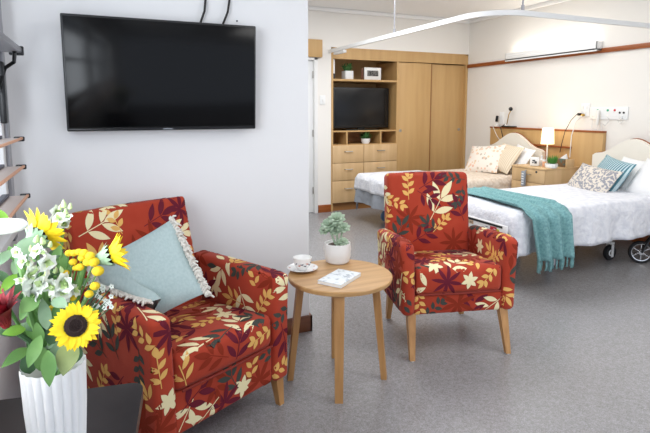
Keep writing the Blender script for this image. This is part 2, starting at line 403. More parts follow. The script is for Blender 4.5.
class Printer:
    """print leaves on the surface of one upholstered part (kept inside its mesh)"""
    def __init__(s, g): s.g = g; s.bvh = BVHTree.FromPolygons([tuple(v) for v in g.V], g.Fc); s.lv = 0; s.N = []
    def proj(s, o, a, b, n, x, y):
        q = o+a*x+b*y+n*.12
        h = s.bvh.ray_cast(q, -n, .3)
        if h[0] is not None and h[1].dot(n) > .15: return h[0], h[1], True
        h = s.bvh.find_nearest(o+a*x+b*y)
        return h[0], h[1], False
    def shape(s, pl, cx, cy, ang, L, w, c):
        o, a, b, n = pl; s.lv = (s.lv+1) % 9; off = .0007+.00022*s.lv
        ca, sa = math.cos(ang), math.sin(ang); K = 7 if w > .01 else 4; V = []; ok = 0; NN = []
        for i in range(K+1):
            u = i/K; ww = w*.5*(max(.02, math.sin(math.pi*u**.92)**.9) if w > .01 else 1)
            for sg in (-1, 0, 1):
                lx, ly = u*L, sg*ww
                p, nn, hit = s.proj(o, a, b, n, cx+lx*ca-ly*sa, cy+lx*sa+ly*ca); ok += hit
                V.append(p+nn*off)
        if ok < 13: return
        F = []
        for i in range(K):
            k = i*3; F += [(k, k+3, k+4, k+1), (k+1, k+4, k+5, k+2)]
        F2 = []
        for f in F:   # keep the print facing outward, drop collapsed faces
            p = [V[i] for i in f]; nr = (p[2]-p[0]).cross(p[3]-p[1])
            if nr.length < 1e-7: continue
            F2.append(f if nr.dot(n) > 0 else f[::-1])
        s.g.add(V, F2, None, c)
    def motif(s, pl, x, y, rot, mot):
        r = R(rot)-math.pi/2; cr, sr = math.cos(r), math.sin(r)
        for e in mot:
            lx, ly, an = e[1], e[2], R(e[3])
            X, Y = x+lx*cr-ly*sr, y+lx*sr+ly*cr
            if e[0] == 's': s.shape(pl, X, Y, an+r, e[4], .004, e[5])
            else: s.shape(pl, X, Y, an+r, e[4], e[5], e[6])
    def fill(s, pl, aw, bh, step=.112, hero=(), seed=0, skip=.085):
        rnd = random.Random(seed); k = rnd.randrange(11)
        na, nb = max(1, round(aw/step)), max(1, round(bh/step))
        pts = []
        for i in range(na):
            for j in range(nb):
                x = (-.5+(i+.5+(.25 if j % 2 else -.25))/na)*aw+rnd.uniform(-.02, .02); y = (-.5+(j+.5)/nb)*bh+rnd.uniform(-.02, .02)
                if any(math.hypot(x-h[0], y-h[1]) < skip for h in hero): continue
                pts.append((x, y))
        rnd.shuffle(pts)
        order = [4, 2, 0, 3, 1, 7, 5, 10, 6, 0, 8, 1, 9]
        jobs = []
        for i, (x, y) in enumerate(pts): jobs.append((order[(i+k) % 13], x, y, rnd.uniform(0, 360)))
        jobs.sort(key=lambda t: {4: 0, 10: 0, 8: 1, 2: 1, 7: 1}.get(t[0], 2))
        for m, x, y, r in jobs:
            r0 = R(r); mt = MOT[m](); sh = 0 if m in (4, 8, 9) else .075
            s.motif(pl, x-math.cos(r0)*sh, y-math.sin(r0)*sh, r, mt)
        for h in hero: s.motif(pl, h[0]-math.cos(R(h[2]))*.07, h[1]-math.sin(R(h[2]))*.07, h[2], h[3])
def armchair(label, loc, rz, W, D, aT, aH, sB, sT, z0, bH, bW, bV, rake, legs, seed, hero, bsh=0, aslope=0, ar=.032, afd=.016, br=.03, group='floral armchairs'):
    t = thing('armchair', label, 'armchair', loc, rz, group)
    X, Y, Z = Vector((1, 0, 0)), Vector((0, 1, 0)), Vector((0, 0, 1)); iw = W-2*aT
    # base under the cushion
    g = G(); g.soft((0, D/2-.02, (z0+sB)/2), (iw+.01, D-.06, sB-z0), .018, n=(6, 6, 3))
    P = Printer(g); P.fill((Vector((0, .01, (z0+sB)/2)), X, Z, -Y), iw, sB-z0, seed=seed)
    part('seat_base', g, FABS, t, world=False, ang=50)
    # seat cushion, a little higher at the front
    th = sT-sB
    g = G(); g.soft((0, (bV+.02)/2-.004, (sB+sT)/2), (iw-.004, bV+.02, th), .035, (0, .012, .016), n=(10, 10, 4))
    for v in g.V: v.z -= max(0, v.y)*.09*(1 if v.z > sB+th*.3 else .3)
    P = Printer(g); P.fill((Vector((0, bV*.42, sT)), X, Y, Z), iw, bV, seed=seed+1); P.fill((Vector((0, -.01, (sB+sT)/2)), X, Z, -Y), iw, th*.8, .12, seed=seed+2)
    sc = part('seat_cushion', g, FABS, t, world=False, ang=50)
    e = G(); e.tube([(-iw/2+.02, -.012, sB+.012), (0, -.02, sB+.012), (iw/2-.02, -.012, sB+.012)], .005, 6)
    part('piping', e, M['piping'], sc, world=False)
    # arms
    for sg in (-1, 1):
        g = G(); zc = (aH+z0)/2
        g.soft((sg*(W-aT)/2, D/2-.01, zc), (aT, D, aH-z0), min(ar, aT*.42), (.006, 0, .004), n=(2, 12, 10))
        for v in g.V:
            f = (v.z-z0)/(aH-z0); v.x += sg*.012*f*f
            if v.z > aH-.1: v.z -= afd*max(0, 1-v.y/.1)**2
            v.z -= aslope*f*f*min(1, max(0, v.y/D))
        P = Printer(g)
        P.fill((Vector((sg*W/2, D/2, zc)), -Y*sg*-1 if sg > 0 else -Y, Z, X*sg), D, aH-z0, seed=seed+3+sg, hero=hero.get('arm_out', ()) if sg < 0 else ())
        P.fill((Vector((sg*(W/2-aT), D/2, (aH+sT)/2)), Y*-sg, Z, -X*sg), D, aH-sT+.1, seed=seed+6+sg)
        P.fill((Vector((sg*(W-aT)/2, -.01, zc)), X, Z, -Y), aT, aH-z0, .13, seed=seed+9+sg)
        P.fill((Vector((sg*(W-aT)/2, D/2, aH)), X, Y, Z), aT, D, .13, seed=seed+12+sg)
        a = part('armrest', g, FABS, t, world=False, ang=50)
    # raked back
    bt = .12; g = G(); bz0 = z0+.05; h = (bH-bz0)/math.cos(rake)
    g.soft((0, bt/2, h/2), (bW, bt, h), br, (.004, .02, .008), n=(10, 3, 12))
    Xf = Matrix.Translation((bsh, bV-(sT-bz0)*math.tan(rake), bz0)) @ Matrix.Rotation(-rake, 4, 'X')
    for i, v in enumerate(g.V): g.V[i] = Xf @ v
    n = (Xf.to_3x3() @ -Y); b_ = Xf.to_3x3() @ Z
    zc = (sT-bz0)/math.cos(rake); hv = h-zc
    P = Printer(g); P.fill((Xf @ Vector((0, 0, zc+hv/2)), X, b_, n), bW, hv, .118, seed=seed+20, hero=hero.get('back', ()))
    P.fill((Xf @ Vector((0, bt/2, h)), X, -n, b_), bW, bt, .15, seed=seed+21)
    for sg in (-1, 1): P.fill((Xf @ Vector((sg*bW/2, bt/2, h*.6)), -n*sg, b_, X*sg), bt, h*.7, .14, seed=seed+23+sg)
    bk = part('backrest', g, FABS, t, world=False, ang=50)
    # legs
    for lx, ly, dx, dy in legs:
        g = G(); s1, s2 = .023, .0135
        V = [(lx-s1, ly-s1, z0+.01), (lx+s1, ly-s1, z0+.01), (lx+s1, ly+s1, z0+.01), (lx-s1, ly+s1, z0+.01)]
        bx_, by_ = lx+dx, ly+dy
        V += [(bx_-s2, by_-s2, .004), (bx_+s2, by_-s2, .004), (bx_+s2, by_+s2, .004), (bx_-s2, by_+s2, .004)]
        g.add(V, [(0, 1, 2, 3), (7, 6, 5, 4), (0, 4, 5, 1), (1, 5, 6, 2), (2, 6, 7, 3), (3, 7, 4, 0)])
        lg = part('leg', g, M['oakleg'], t, world=False, flat=True)
        part('foot_glide', G().lathe([(.013, 0), (.014, .003), (.012, .006)], 10, (bx_, by_, 0)), M['cablew'], lg, world=False)
    return t
W1 = .69
armchair('low wide floral armchair with an aqua cushion, in front of the wall television', (.441, 1.958, 0), R(27), W1, .62, .09, .618, .30, .452, .125, .918, .58, .50, R(14),
    [(.305, .035, -.008, -.03), (-.305, .035, 0, -.03), (.29, .54, 0, .03), (-.29, .54, 0, .03)], 11,
    {'arm_out': [(-.2, .06, 100, m_sprig(.2, 1)), (-.05, -.1, 60, m_twig(.16, 2)), (.06, .1, 120, m_sprig(.15, 4))],
     'back': [(-.2, .16, 20, m_sprig(.2, 1)), (-.19, .0, 120, m_sprig(.16, 2)), (-.02, .06, 80, m_flower(.2, 5)), (.1, .15, 20, m_sprig(.18, 3))]}, -.042, 0, .022, .004, .014)
armchair('upright floral armchair on tall legs, between the round table and the beds', (1.768, 2.158, 0), R(-15), .655, .53, .075, .655, .345, .505, .235, .955, .535, .46, R(8),
    [(-.268, .035, -.01, -.07), (.268, .035, .008, -.07), (-.25, .47, 0, .06), (.25, .47, 0, .06)], 31,
    {'back': [(-.06, -.17, 30, m_sprig(.17, 3)), (.16, -.15, 80, m_flower(.18, 5)), (-.2, -.12, 60, m_sprig(.15, 4)), (.03, -.01, 60, m_sprig(.25, 1)), (-.14, .13, 90, m_twig(.17, 2)), (-.01, .16, 30, m_sprig(.19, 3)), (-.14, .01, 90, m_flower(.19, 5)), (.06, -.1, 45, m_twig(.15, 2)), (.17, .19, 170, m_twig(.16, 4)), (.2, -.02, 110, m_sprig(.17, 3)), (-.02, -.1, 140, m_sprig(.13, 4))]}, 0, .05)
# ------------------------------------------------------------------ aqua cushion with fringe
def frame(c, xax, nrm):
    n = Vector(nrm).normalized(); x = Vector(xax); x = (x-n*x.dot(n)).normalized(); y = n.cross(x)
    m = Matrix((x, y, n)).transposed().to_4x4(); m.translation = c; return m
cc = at(147, 277, d=2.10); tw = R(24.5)
nr = -cF*.86+cU*.42-cR*.05
xa = cR*.84+cU*.54
X = frame(cc, xa, nr)
cu = thing('cushion', 'pale aqua linen cushion with cream tassels, leaning in the low armchair', 'cushion', cc-Vector((0, 0, .2)))
CHI = (Matrix.Translation((.441, 1.958, 0)) @ Matrix.Rotation(R(27), 4, 'Z')).inverted(); CHM = CHI.inverted()
def rest(p, lift=0):   # the lower left of the soft cushion lies over the armrest
    q = CHI @ p; k = min(1, max(0, (-.165-q.x)/.085)); k = k*k*(3-2*k); rz_ = .44+.187*k
    if q.z < rz_+lift:
        u = max(0, rz_-q.z)*k; q.y -= u*.85; q.x += u*.22; q.z = rz_+lift+max(0, q.z-rz_)*.2
    return CHM @ q
pg_ = G().pillow(.38, .37, .13, None, n=22); nh = len(pg_.V)//2
pg_.V = [rest(X @ v, .004+max(0, v.z)*.75) for v in pg_.V]
part('cushion_cover', pg_, M['cush'], cu, ang=80)
rn = random.Random(5)
for sg in (1, -1):
    fg = G()
    for i in range(19):
        y = -.185+.37*i/18; x = .183*sg
        for k in range(7):
            b0 = X @ Vector((x*.97, y+rn.uniform(-.012, .012), rn.uniform(-.01, .01)))
            o = X.to_3x3() @ Vector((sg*.026*rn.uniform(.5, 1.4), rn.uniform(-.018, .018), rn.uniform(-.012, .022)))
            fg.tube([rest(b0, .012), rest(b0+o*.6+Vector((0, 0, .003)), .012), rest(b0+o+Vector((0, 0, -.01)), .006)], [.004, .0058, .004], 5)
        fg.tube([rest(X @ Vector((x, y-.012, 0)), .01), rest(X @ Vector((x*1.02, y, .002)), .012), rest(X @ Vector((x, y+.012, 0)), .01)], .007, 6)
    part('tassel_fringe', fg, M['pom'], cu, ang=80)
# ------------------------------------------------------------------ round table and what is on it
TC = Vector((1.075, 2.235, 0)); TZ = .53; TR = .262
t = thing('side_table', 'round oak side table between the two floral armchairs', 'table', TC)
part('table_top', G().lathe([(TR-.012, -.026), (TR-.003, -.022), (TR, -.014), (TR, -.004), (TR-.004, 0)], 64, (TC.x, TC.y, TZ)), M['oaktop'], t)
for (bx_, by_) in ((339, 402), (384, 378), (290, 379), (335, 357)):
    b0 = at(bx_, by_, z=0); tp = TC+(b0-TC)*.78; ax = (b0-TC).normalized(); sd = Vector((-ax.y, ax.x, 0))
    g = G(); V = []
    for p, s1, s2, z in ((tp, .024, .017, TZ-.026), (b0, .019, .014, 0)):
        for a, b in ((-1, -1), (1, -1), (1, 1), (-1, 1)): V.append(Vector((p.x, p.y, z))+sd*a*s1+ax*b*s2)
    g.add(V, [(3, 2, 1, 0), (4, 5, 6, 7), (0, 1, 5, 4), (1, 2, 6, 5), (2, 3, 7, 6), (3, 0, 4, 7)])
    part('leg', g, M['oakleg'], t, flat=True)
# pot with succulent
pc = at(337.5, 262, z=TZ); t = thing('potted_succulent', 'grey green rosette succulent in white pot on the round table', 'potted plant', pc)
sc_ = 2.75/508; pr_ = 13.5*sc_
part('pot', G().lathe([(pr_*.72, 0), (pr_*.86, .008), (pr_*.97, .04), (pr_, .075), (pr_*.95, .108), (pr_*.9, .108), (pr_*.88, .095)], 32, pc), M['pot'], t)
part('soil', G().lathe([(pr_*.9, .09), (pr_*.6, .1), (.004, .101)], 20, pc), M['soil'], t)
def rosette(g, c, r, n, axis):
    axis = Vector(axis).normalized(); o1 = axis.orthogonal().normalized(); o2 = axis.cross(o1)
    for ly, (k, el, rr) in enumerate(((n, .15, 1), (n, .55, .85), (n-2, 1.0, .62))):
        for i in range(k):
            a = 2*math.pi*(i+.5*ly)/k; dd = (o1*math.cos(a)+o2*math.sin(a))
            v = dd*math.cos(el)+axis*math.sin(el)
            L = r*rr; V0 = c+dd*.004
            # fleshy leaf: flattened tapered tube
            nn = axis*math.cos(el)-dd*math.sin(el); sd = v.cross(nn)
            for sgn in (1, -1):
                g.petal(V0+nn*sgn*.0012, V0+v*L, nn*sgn, L*.62, .07, -.12, 6, 1.3)
ce = at(335, 228, d=2.68); st = G()
heads = [(329, 225, .044, 8), (337, 219, .046, 8), (343, 228, .04, 7), (335, 231, .036, 7), (325, 230, .034, 7)]
for hx, hy, hr, n in heads[:3]:
    h = at(hx, hy, d=2.72); st.tube([pc+Vector((.0+(hx-338)*.0008, 0, .09)), pc.lerp(h, .55)+Vector((0, 0, .02)), h], [.007, .006, .005], 7)
part('stem', st, M['succ'], t)
for hx, hy, hr, n in heads+[(343, 242, .03, 8), (339, 244, .02, 7)]:
    h = at(hx, hy, d=2.72); g = G(); rosette(g, h, hr, n, (-.3+(hx-338)*.03, -.5, .9)); part('rosette', g, M['succ'], t, ang=60)
# cup and saucer
sp = at(302.5, 270.5, z=TZ); cs = thing('saucer', 'white bird-printed saucer under the teacup on the round table', 'saucer', sp)
part('plate', G().lathe([(.03, 0), (.034, .003), (.06, .009), (.078, .016), (.079, .018), (.06, .012), (.03, .007), (.002, .007)], 36, sp), M['cup'], cs)
for i in range(7):
    a = i*.9; g = G(); g.box((sp.x+.066*math.cos(a), sp.y+.066*math.sin(a), sp.z+.0148), (.009, .003, .002), .0005); part('printed_bird', g, M['cupred' if i % 3 == 0 else 'cupdark'], cs)
k = Vector((sp.x, sp.y, sp.z+.0085)); cp = thing('teacup', 'white bone china teacup printed with small birds, on its saucer', 'cup', k)
part('bowl', G().lathe([(.024, 0), (.026, .004), (.034, .012), (.043, .03), (.0465, .055), (.048, .062), (.046, .062), (.0445, .055), (.041, .03), (.03, .01), (.002, .008)], 36, k), M['cup'], cp)
g = G(); hd = Vector((.45, 1, 0)).normalized()
g.tube([k+hd*(.044)+Vector((0, 0, .05)), k+hd*.066+Vector((0, 0, .052)), k+hd*.07+Vector((0, 0, .035)), k+hd*.058+Vector((0, 0, .018)), k+hd*.038+Vector((0, 0, .016))], .004, 8)
part('handle', g, M['cup'], cp)
av = math.atan2(-k.y, -k.x)
for da, zz, mi in ((-.75, .036, 0), (-.35, .028, 1), (-.05, .034, 0), (.3, .026, 0), (.55, .037, 1), (.85, .03, 0), (1.15, .038, 0)):
    a = av+da; r = .0448 if zz < .032 else .0458; p = k+Vector((math.cos(a)*r, math.sin(a)*r, zz)); rr = Matrix.Translation(p) @ Matrix.Rotation(a+math.pi/2, 4, 'Z') @ Matrix.Rotation(.5*da, 4, 'Y')
    g = G(); g.ball((0, 0, 0), .0038, 8, (1.5, .35, .7), rr); g.ball((.005, 0, .003), .002, 6, (1, .4, 1), rr); g.ball((-.006, 0, .001), .0025, 6, (1.6, .3, .4), rr); part('printed_bird', g, M['cupred' if mi else 'cupdark'], cp)
# booklet
c4 = [at(317.5, 283.5, z=TZ), at(341, 288.5, z=TZ), at(361, 276, z=TZ), at(338.5, 271.8, z=TZ)]
bk = thing('booklet', 'pale patterned booklet lying on the round table', 'book', (c4[0]+c4[2])/2)
g = G(); V = [p+Vector((0, 0, .001)) for p in c4]+[p+Vector((0, 0, .014)) for p in c4]
mid = (c4[0]+c4[2])/2; V = [(v-mid)*.985+mid for v in V]
FB = [(3, 2, 1, 0), (4, 5, 6, 7), (0, 1, 5, 4), (1, 2, 6, 5), (2, 3, 7, 6), (3, 0, 4, 7)]
g.add(V, FB); part('page_block', g, M['page'], bk, flat=True)
g = G(); V = [p+Vector((0, 0, .014)) for p in c4]+[p+Vector((0, 0, .0165)) for p in c4]; g.add(V, FB); part('front_cover', g, M['paper'], bk, flat=True)
g = G(); V = [p+Vector((0, 0, 0)) for p in c4]+[p+Vector((0, 0, .0015)) for p in c4]; g.add(V, FB); part('back_cover', g, M['paper'], bk, flat=True)
g = G(); o = c4[1]+(c4[2]-c4[1])*.55; e1 = (c4[0]-c4[1]); e2 = (c4[2]-c4[1])
for i, w in enumerate((.3, .22)):
    a = o+e1*.12+e2*.09*i+Vector((0, 0, .0167)); V = [a, a+e1*w, a+e1*w+e2*.035, a+e2*.035]; V += [v+Vector((0, 0, .0005)) for v in V]; g.add(V, FB)
part('title_print', g, M['greyplastic'], bk, flat=True)
# ------------------------------------------------------------------ wall television
tv = thing('television', 'large black wall-mounted television above the low armchair', 'television', (.33, YW, 1.2))
w_, h_ = .925, .545; tilt = R(4)
Xt = Matrix.Translation((.3235, YW-.085, 1.5195)) @ Matrix.Rotation(tilt, 4, 'X')
part('case', G().box((0, .012, 0), (w_, .036, h_), .006, Xt), M['black'], tv)
part('screen', G().box((0, -.0075, .004), (w_-.02, .004, h_-.03), .001, Xt), M['screen'], tv)
part('mount', G().box((0, .05, 0), (.4, .05, .24), .004, Matrix.Translation((.3235, YW-.085, 1.5195))), M['black'], tv)
part('bezel_strip', G().box((0, -.0072, -h_/2+.008), (w_-.006, .004, .011), .001, Xt), M['screen2'], tv)
fc = bpy.data.curves.new('brand_mark', 'FONT'); fc.body = 'SAMSUNG'; fc.size = .0105; fc.align_x = 'CENTER'; fc.align_y = 'CENTER'; fc.extrude = .0003
tmp = bpy.data.objects.new('tmp', fc); COL.objects.link(tmp); dg = bpy.context.evaluated_depsgraph_get(); dg.update(); tm = bpy.data.meshes.new_from_object(tmp.evaluated_get(dg))
g = G(); g.add([v.co for v in tm.vertices], [list(p.vertices) for p in tm.polygons], Xt @ Matrix.Translation((.0, -.0096, -h_/2+.008)) @ Matrix.Rotation(R(90), 4, 'X'))
bpy.data.objects.remove(tmp); part('brand_mark', g, M['chrome'], tv, flat=True)
for (xa_, ya_), (xb_, yb_), lb in (((205.5, 0), (201.5, 22), 'black cable above the television, the left one of two'), ((229.5, 0), (224, 24), 'black cable above the television, the right one of two')):
    a = at(xa_, ya_, Y=YW-.012); b = at(xb_, yb_, Y=YW-.05); up = a.copy(); up.z = ZC-.004; up.x += .02
    m_ = a.lerp(b, .5)+Vector((.006, .004, 0)); b2 = b.copy(); b2.y = YW-.03; b2.z -= .08
    g = G(); g.tube([up, a.lerp(up, .5)+Vector((.01, 0, 0)), a, m_, Vector((b.x, YW-.02, b.z+.0)), b2], .006, 7); single('cable', g, M['cable'], lb, 'cable', 'television cables')
p = at(237, 21, Y=YW); single('wall_screw', G().lathe([(.005, 0), (.004, .003), (.001, .004)], 10, X=Matrix.Translation(p) @ Matrix.Rotation(R(90), 4, 'X')), M['ink'], 'small dark screw in the wall above the television corner', 'screw')
# ------------------------------------------------------------------ dark table and vase
a, b_, = at(0, 400, z=.595), at(144, 381.3, z=.595)
dr = (b_-a); dr.z = 0; dr.normalize(); n_ = Vector((-dr.y, dr.x, 0)); X0 = Matrix((dr, n_, Vector((0, 0, 1)))).transposed().to_4x4(); X0.translation = b_
L_ = .40
t = thing('coffee_table', 'dark lacquered table holding the vase of sunflowers', 'table', (b_-dr*L_/2-n_*.3).to_2d().to_3d())
g = G(); poly = []
for cx, cy, a0 in ((-.035, -.035, 0), (-L_+.035, -.035, 90), (-L_+.035, -.6+.035, 180), (-.035, -.6+.035, 270)):
    for k in range(6): aa = R(a0+k*18); poly.append((cx+.035*math.cos(aa), cy+.035*math.sin(aa)))
g.prism(poly, .03, X0 @ Matrix.Translation((0, 0, -.03))); part('table_top', g, M['lacquer'], t)
for x in (-.05, -L_+.05):
    for y in (-.06, -.54): part('leg', G().box((x, y, -.315), (.045, .045, .57), .004, X0), M['lacquer'], t)
part('apron', G().bb((-L_+.05, -.07, -.1), (-.05, -.05, -.03), .002, X0), M['lacquer'], t)
part('apron', G().bb((-L_+.05, -.55, -.1), (-.05, -.53, -.03), .002, X0), M['lacquer'], t)
VC = Vector((-.105, 1.097, .595)); VR = .0585; VH = .255
t = thing('vase', 'white ribbed ceramic vase full of flowers on the dark table', 'vase', VC)
prof = [(.70, 0), (.76, .01), (.84, .08), (.93, .17), (.985, .235), (1.0, .25), (.985, .255), (.95, .25), (.9, .22), (.8, .1), (.7, .02), (.02, .015)]
g = G(); g.lathe([(r*VR, z) for r, z in prof], 240, VC, rf=lambda a, i: 1+((.12 if i < 4 else .05)*(abs(math.sin(a*10))**.8-.6) if i < 7 else 0)); part('body', g, M['vase'], t, ang=60)
# ------------------------------------------------------------------ bouquet
MOUTH = VC+Vector((0, 0, .235))
def stemto(g, p, r=.004, k=0):
    a = random.uniform(0, 6.28); b0 = MOUTH+Vector((.035*math.cos(a), .035*math.sin(a), -.12)); m1 = MOUTH+(p-MOUTH)*.12; m1.z = MOUTH.z+.02
    dd = (m1-MOUTH); dd.z = 0
    if dd.length > .042: m1 = MOUTH+dd.normalized()*.042+Vector((0, 0, .02))
    g.tube([b0*.5+MOUTH*.5-Vector((0, 0, .06)), m1, m1.lerp(p, .5)+Vector((0, 0, .012)), p], r, 6)
def sunflower(label, px, py, d, nrm, Rpx, disc=.42, np_=20, cup=.0):
    c = at(px, py, d=d); n = Vector(nrm).normalized(); o1 = n.orthogonal().normalized(); o2 = n.cross(o1); Rr = Rpx/508*d
    t = thing('sunflower', label, 'flower', MOUTH, 0, 'sunflowers in the vase'); rn = random.Random(int(px))
    g = G()
    for ly in range(2):
        for i in range(np_):
            a = 2*math.pi*(i+.5*ly)/np_+rn.uniform(-.08, .08); dd = o1*math.cos(a)+o2*math.sin(a); L = Rr*rn.uniform(.9, 1.08)*(1-.06*ly)
            tip = c+dd*L+n*Rr*(rn.uniform(-.04, .12)+.08*ly+cup); g.petal(c+dd*Rr*disc*.8+n*.001*ly, tip, n-dd*cup, Rr*.27, .05, .15, 6, .85)
    part('petals', g, M['yellow'], t, ang=80)
    Xd = frame(c, o1, n); g = G()
    r0 = Rr*disc; g.lathe([(r0*.9, -.006), (r0, 0), (r0*.92, .006), (r0*.6, .009), (r0*.3, .006), (.0005, .005)], 28, X=Xd)
    for i in range(150):
        rr = r0*.95*math.sqrt(i/150); a = i*2.39996; g.ball((rr*math.cos(a), rr*math.sin(a), .0075-.003*(rr/r0)**2), .0016, 5, X=Xd)
    part('disc', g, M['disc'], t)
    g = G(); g.lathe([(.006, -.028), (r0*.7, -.018), (r0*1.05, -.004)], 18, X=Xd, caps=(True, False))
    for i in range(16):
        a = 2*math.pi*i/16; dd = o1*math.cos(a)+o2*math.sin(a); g.petal(c+dd*r0*.7-n*.012, c+dd*Rr*rn.uniform(.5, .66)+n*(Rr*cup*.5-.008), -n, Rr*.2, .06, 0, 5)
    part('sepals', g, M['leafgrey'], t, ang=80)
    g = G(); pe = c-n*.026; b0 = MOUTH+Vector((0, 0, -.1)); m1 = MOUTH+(Vector((pe.x, pe.y, 0))-Vector((MOUTH.x, MOUTH.y, 0)))*.25
    g.tube([b0, m1, m1.lerp(pe, .55)-n*.02, pe-n*.02, pe], [.006]*5, 7); part('stem', g, M['leaf'], t)
    return t
tocam = lambda px, py, d: (cC-at(px, py, d=d)).normalized()
sunflower('sunflower facing forward with its dark centre in full view', 75.5, 326, .93, tocam(75, 326, .93)+Vector((.12, 0, .1)), 24, .46)
sunflower('sunflower seen from behind at the top of the bouquet', 39, 236, 1.0, cU*.5+cF*.72+cR*.36, 29, .36, 13, .2)
sunflower('sunflower in profile turned toward the aqua cushion', 109, 256, 1.0, cR*.85+cU*.28+cF*.3, 22, .4, 13, .6)
def leafp(b0, b1, w, d0, d1, g, bow=.08, nd=None, pt=.85):
    p, q = at(*b0, d=d0), at(*b1, d=d1); n = nd or (cC-p).normalized()+Vector((0, 0, .5)); g.petal(p, q, n, w/508*d0, bow, .22, 8, pt)
def leafy(label, top, leaves, m, name='leafy_stem'):
    t = thing(name, label, 'foliage', MOUTH, 0, None); g = G(); stemto(g, at(*top[:2], d=top[2]), .0035); part('stem', g, M['leaf'], t)
    for b0, b1, w, d0, d1, mm in leaves:
        g = G(); leafp(b0, b1, w, d0, d1, g); part('leaf', g, M[mm or m], t, ang=80)
    return t
leafy('bright lance-leaved green stem drooping over the left of the vase', (30, 300, .98), [((26, 329), (2, 334), 11, .95, .93, 'leafbright'), ((29, 348), (1, 368), 12, .95, .9, 'leaf'), ((41, 335), (28, 368), 13, .94, .92, 'leaf'), ((48, 350), (49.5, 387), 14, .93, .915, 'leaf'), ((40, 296), (19, 313), 17, .95, .93, 'leaf'), ((40, 345), (36, 322), 11, .96, .96, 'leaf')], 'leaf')
leafy('grey green broad-leaved stem at the middle of the bouquet', (52, 290, 1.0), [((47, 330), (42, 298), 12, .96, .97, 'leafgrey'), ((52, 300), (68, 308), 12, .95, .94, 'leafgrey'), ((72, 340), (63, 376), 21, .96, .93, 'leafolive'), ((56, 360), (60, 340), 14, .97, .97, 'leafgrey'), ((50, 345), (58, 318), 14, .98, .98, 'leafdark'), ((60, 325), (54, 305), 10, .97, .98, 'leaf'), ((56, 372), (50, 352), 10, .96, .96, 'leafgrey'), ((84, 300), (100, 285), 9, .99, 1.0, 'leafgrey'), ((70, 290), (92, 278), 8, .99, 1.0, 'leafgrey')], 'leafgrey')
leafy('grey green stem spreading out at the left edge of the bouquet', (16, 260, 1.0), [((38, 237), (15, 264), 20, .97, .95, 'leafgrey'), ((17, 274), (0, 294), 10, .96, .93, 'leafbright'), ((12, 250), (-6, 268), 10, .98, .95, 'leafgrey'), ((22, 288), (38, 297), 9, .97, .97, 'leafdark'), ((24, 262), (14, 244), 8, .99, 1.0, 'leaf'), ((10, 285), (-4, 270), 9, .99, 1.0, 'leafdark'), ((30, 300), (12, 284), 14, 1.0, 1.0, 'leafdark'), ((8, 226), (-4, 208), 9, 1.0, 1.0, 'leafbright')], 'leafgrey')
rn = random.Random(12); lv = []
for i in range(56):
    x, y = rn.uniform(14, 74), rn.uniform(258, 372); a = rn.uniform(0, 6.28); L = rn.uniform(16, 28)
    lv.append(((x, y), (x+L*math.cos(a), y-abs(L*math.sin(a))), rn.uniform(8, 13), 1.0, 1.01, rn.choice(['leafdark', 'leafdark', 'leaf', 'leafgrey', 'leaf'])))
lv += [((30, 374), (27, 350), 16, .985, .985, 'leafdark'), ((44, 372), (42, 346), 16, .99, .99, 'leaf'), ((60, 369), (57, 345), 16, .99, .99, 'leafdark'), ((76, 363), (73, 342), 15, .99, .99, 'leafdark')]
leafy('dark dense leafy filler stem deep inside the bouquet', (45, 300, 1.03), lv, 'leafdark')
# white stocks: spikes of blossom
def blossom(g, c, r, rn, mw=0):
    n = Vector((rn.uniform(-1, 1), rn.uniform(-1, .1), rn.uniform(-.3, 1))).normalized(); o1 = n.orthogonal().normalized(); o2 = n.cross(o1)
    for i in range(6):
        a = i*1.05+rn.uniform(-.2, .2); dd = o1*math.cos(a)+o2*math.sin(a)
        g.petal(c, c+dd*r+n*r*rn.uniform(0, .5), n, r*1.3, .12, .25, 5, .6, mw)
    for i in range(3): g.petal(c, c+(o1*math.cos(i*2.1)+o2*math.sin(i*2.1))*r*.5+n*r*.7, n, r*.6, .1, .2, 4, .7, 1)
def stock(label, spots, buds, d):
    t = thing('stock_flower', label, 'flower', MOUTH, 0, 'white stocks in the vase'); rn = random.Random(int(spots[0][0]*7))
    g = G(); top = (buds or spots)[0]; stemto(g, at(top[0], top[1]+4, d=d+.01), .0035); part('stem', g, M['leaf'], t)
    for x, y, r in spots:
        g = G(); blossom(g, at(x, y, d=d+rn.uniform(-.015, .01)), 1.3*r/508*d, rn); part('blossom', g, [M['petalwhite'], M['petalgreen']], t, ang=80)
    for x, y, r in buds:
        g = G(); p = at(x, y, d=d); g.lathe([(.0005, -r*.6), (r*.6, -r*.2), (r*.55, r*.5), (r*.2, r*1.3), (.0004, r*1.5)], 8, X=Matrix.Translation(p) @ Matrix.Scale(d/508*.9, 4) @ Matrix.Rotation(rn.uniform(-.5, .5), 4, 'Y')); part('bud', g, M['petalgreen'], t)
stock('tall white stock at the front centre of the bouquet, pale green buds on top', [(34, 262, 8), (27, 275, 8), (39, 273, 8), (45, 262, 8), (31, 287, 9), (43, 285, 8), (50, 274, 7), (25, 262, 6), (38, 252, 6), (47, 251, 6), (36, 295, 6), (22, 283, 6), (48, 284, 6), (18, 252, 5)], [(36, 241, 5), (43, 243, 5), (50, 246, 4), (31, 250, 4)], .95)
stock('white stock just above the front-facing sunflower', [(60, 281, 8), (68, 284, 8), (63, 293, 8), (56, 288, 7), (73, 291, 6), (57, 298, 5), (66, 300, 6)], [(55, 272, 4), (51, 296, 4), (62, 271, 4)], .97)
stock('white stock with upright green buds at the top right of the bouquet', [(55, 212, 6), (60, 219, 6), (66, 226, 6), (53, 222, 5), (69, 218, 4)], [(64, 206, 5), (70, 208, 4), (66, 213, 4), (60, 209, 3.5)], 1.02)
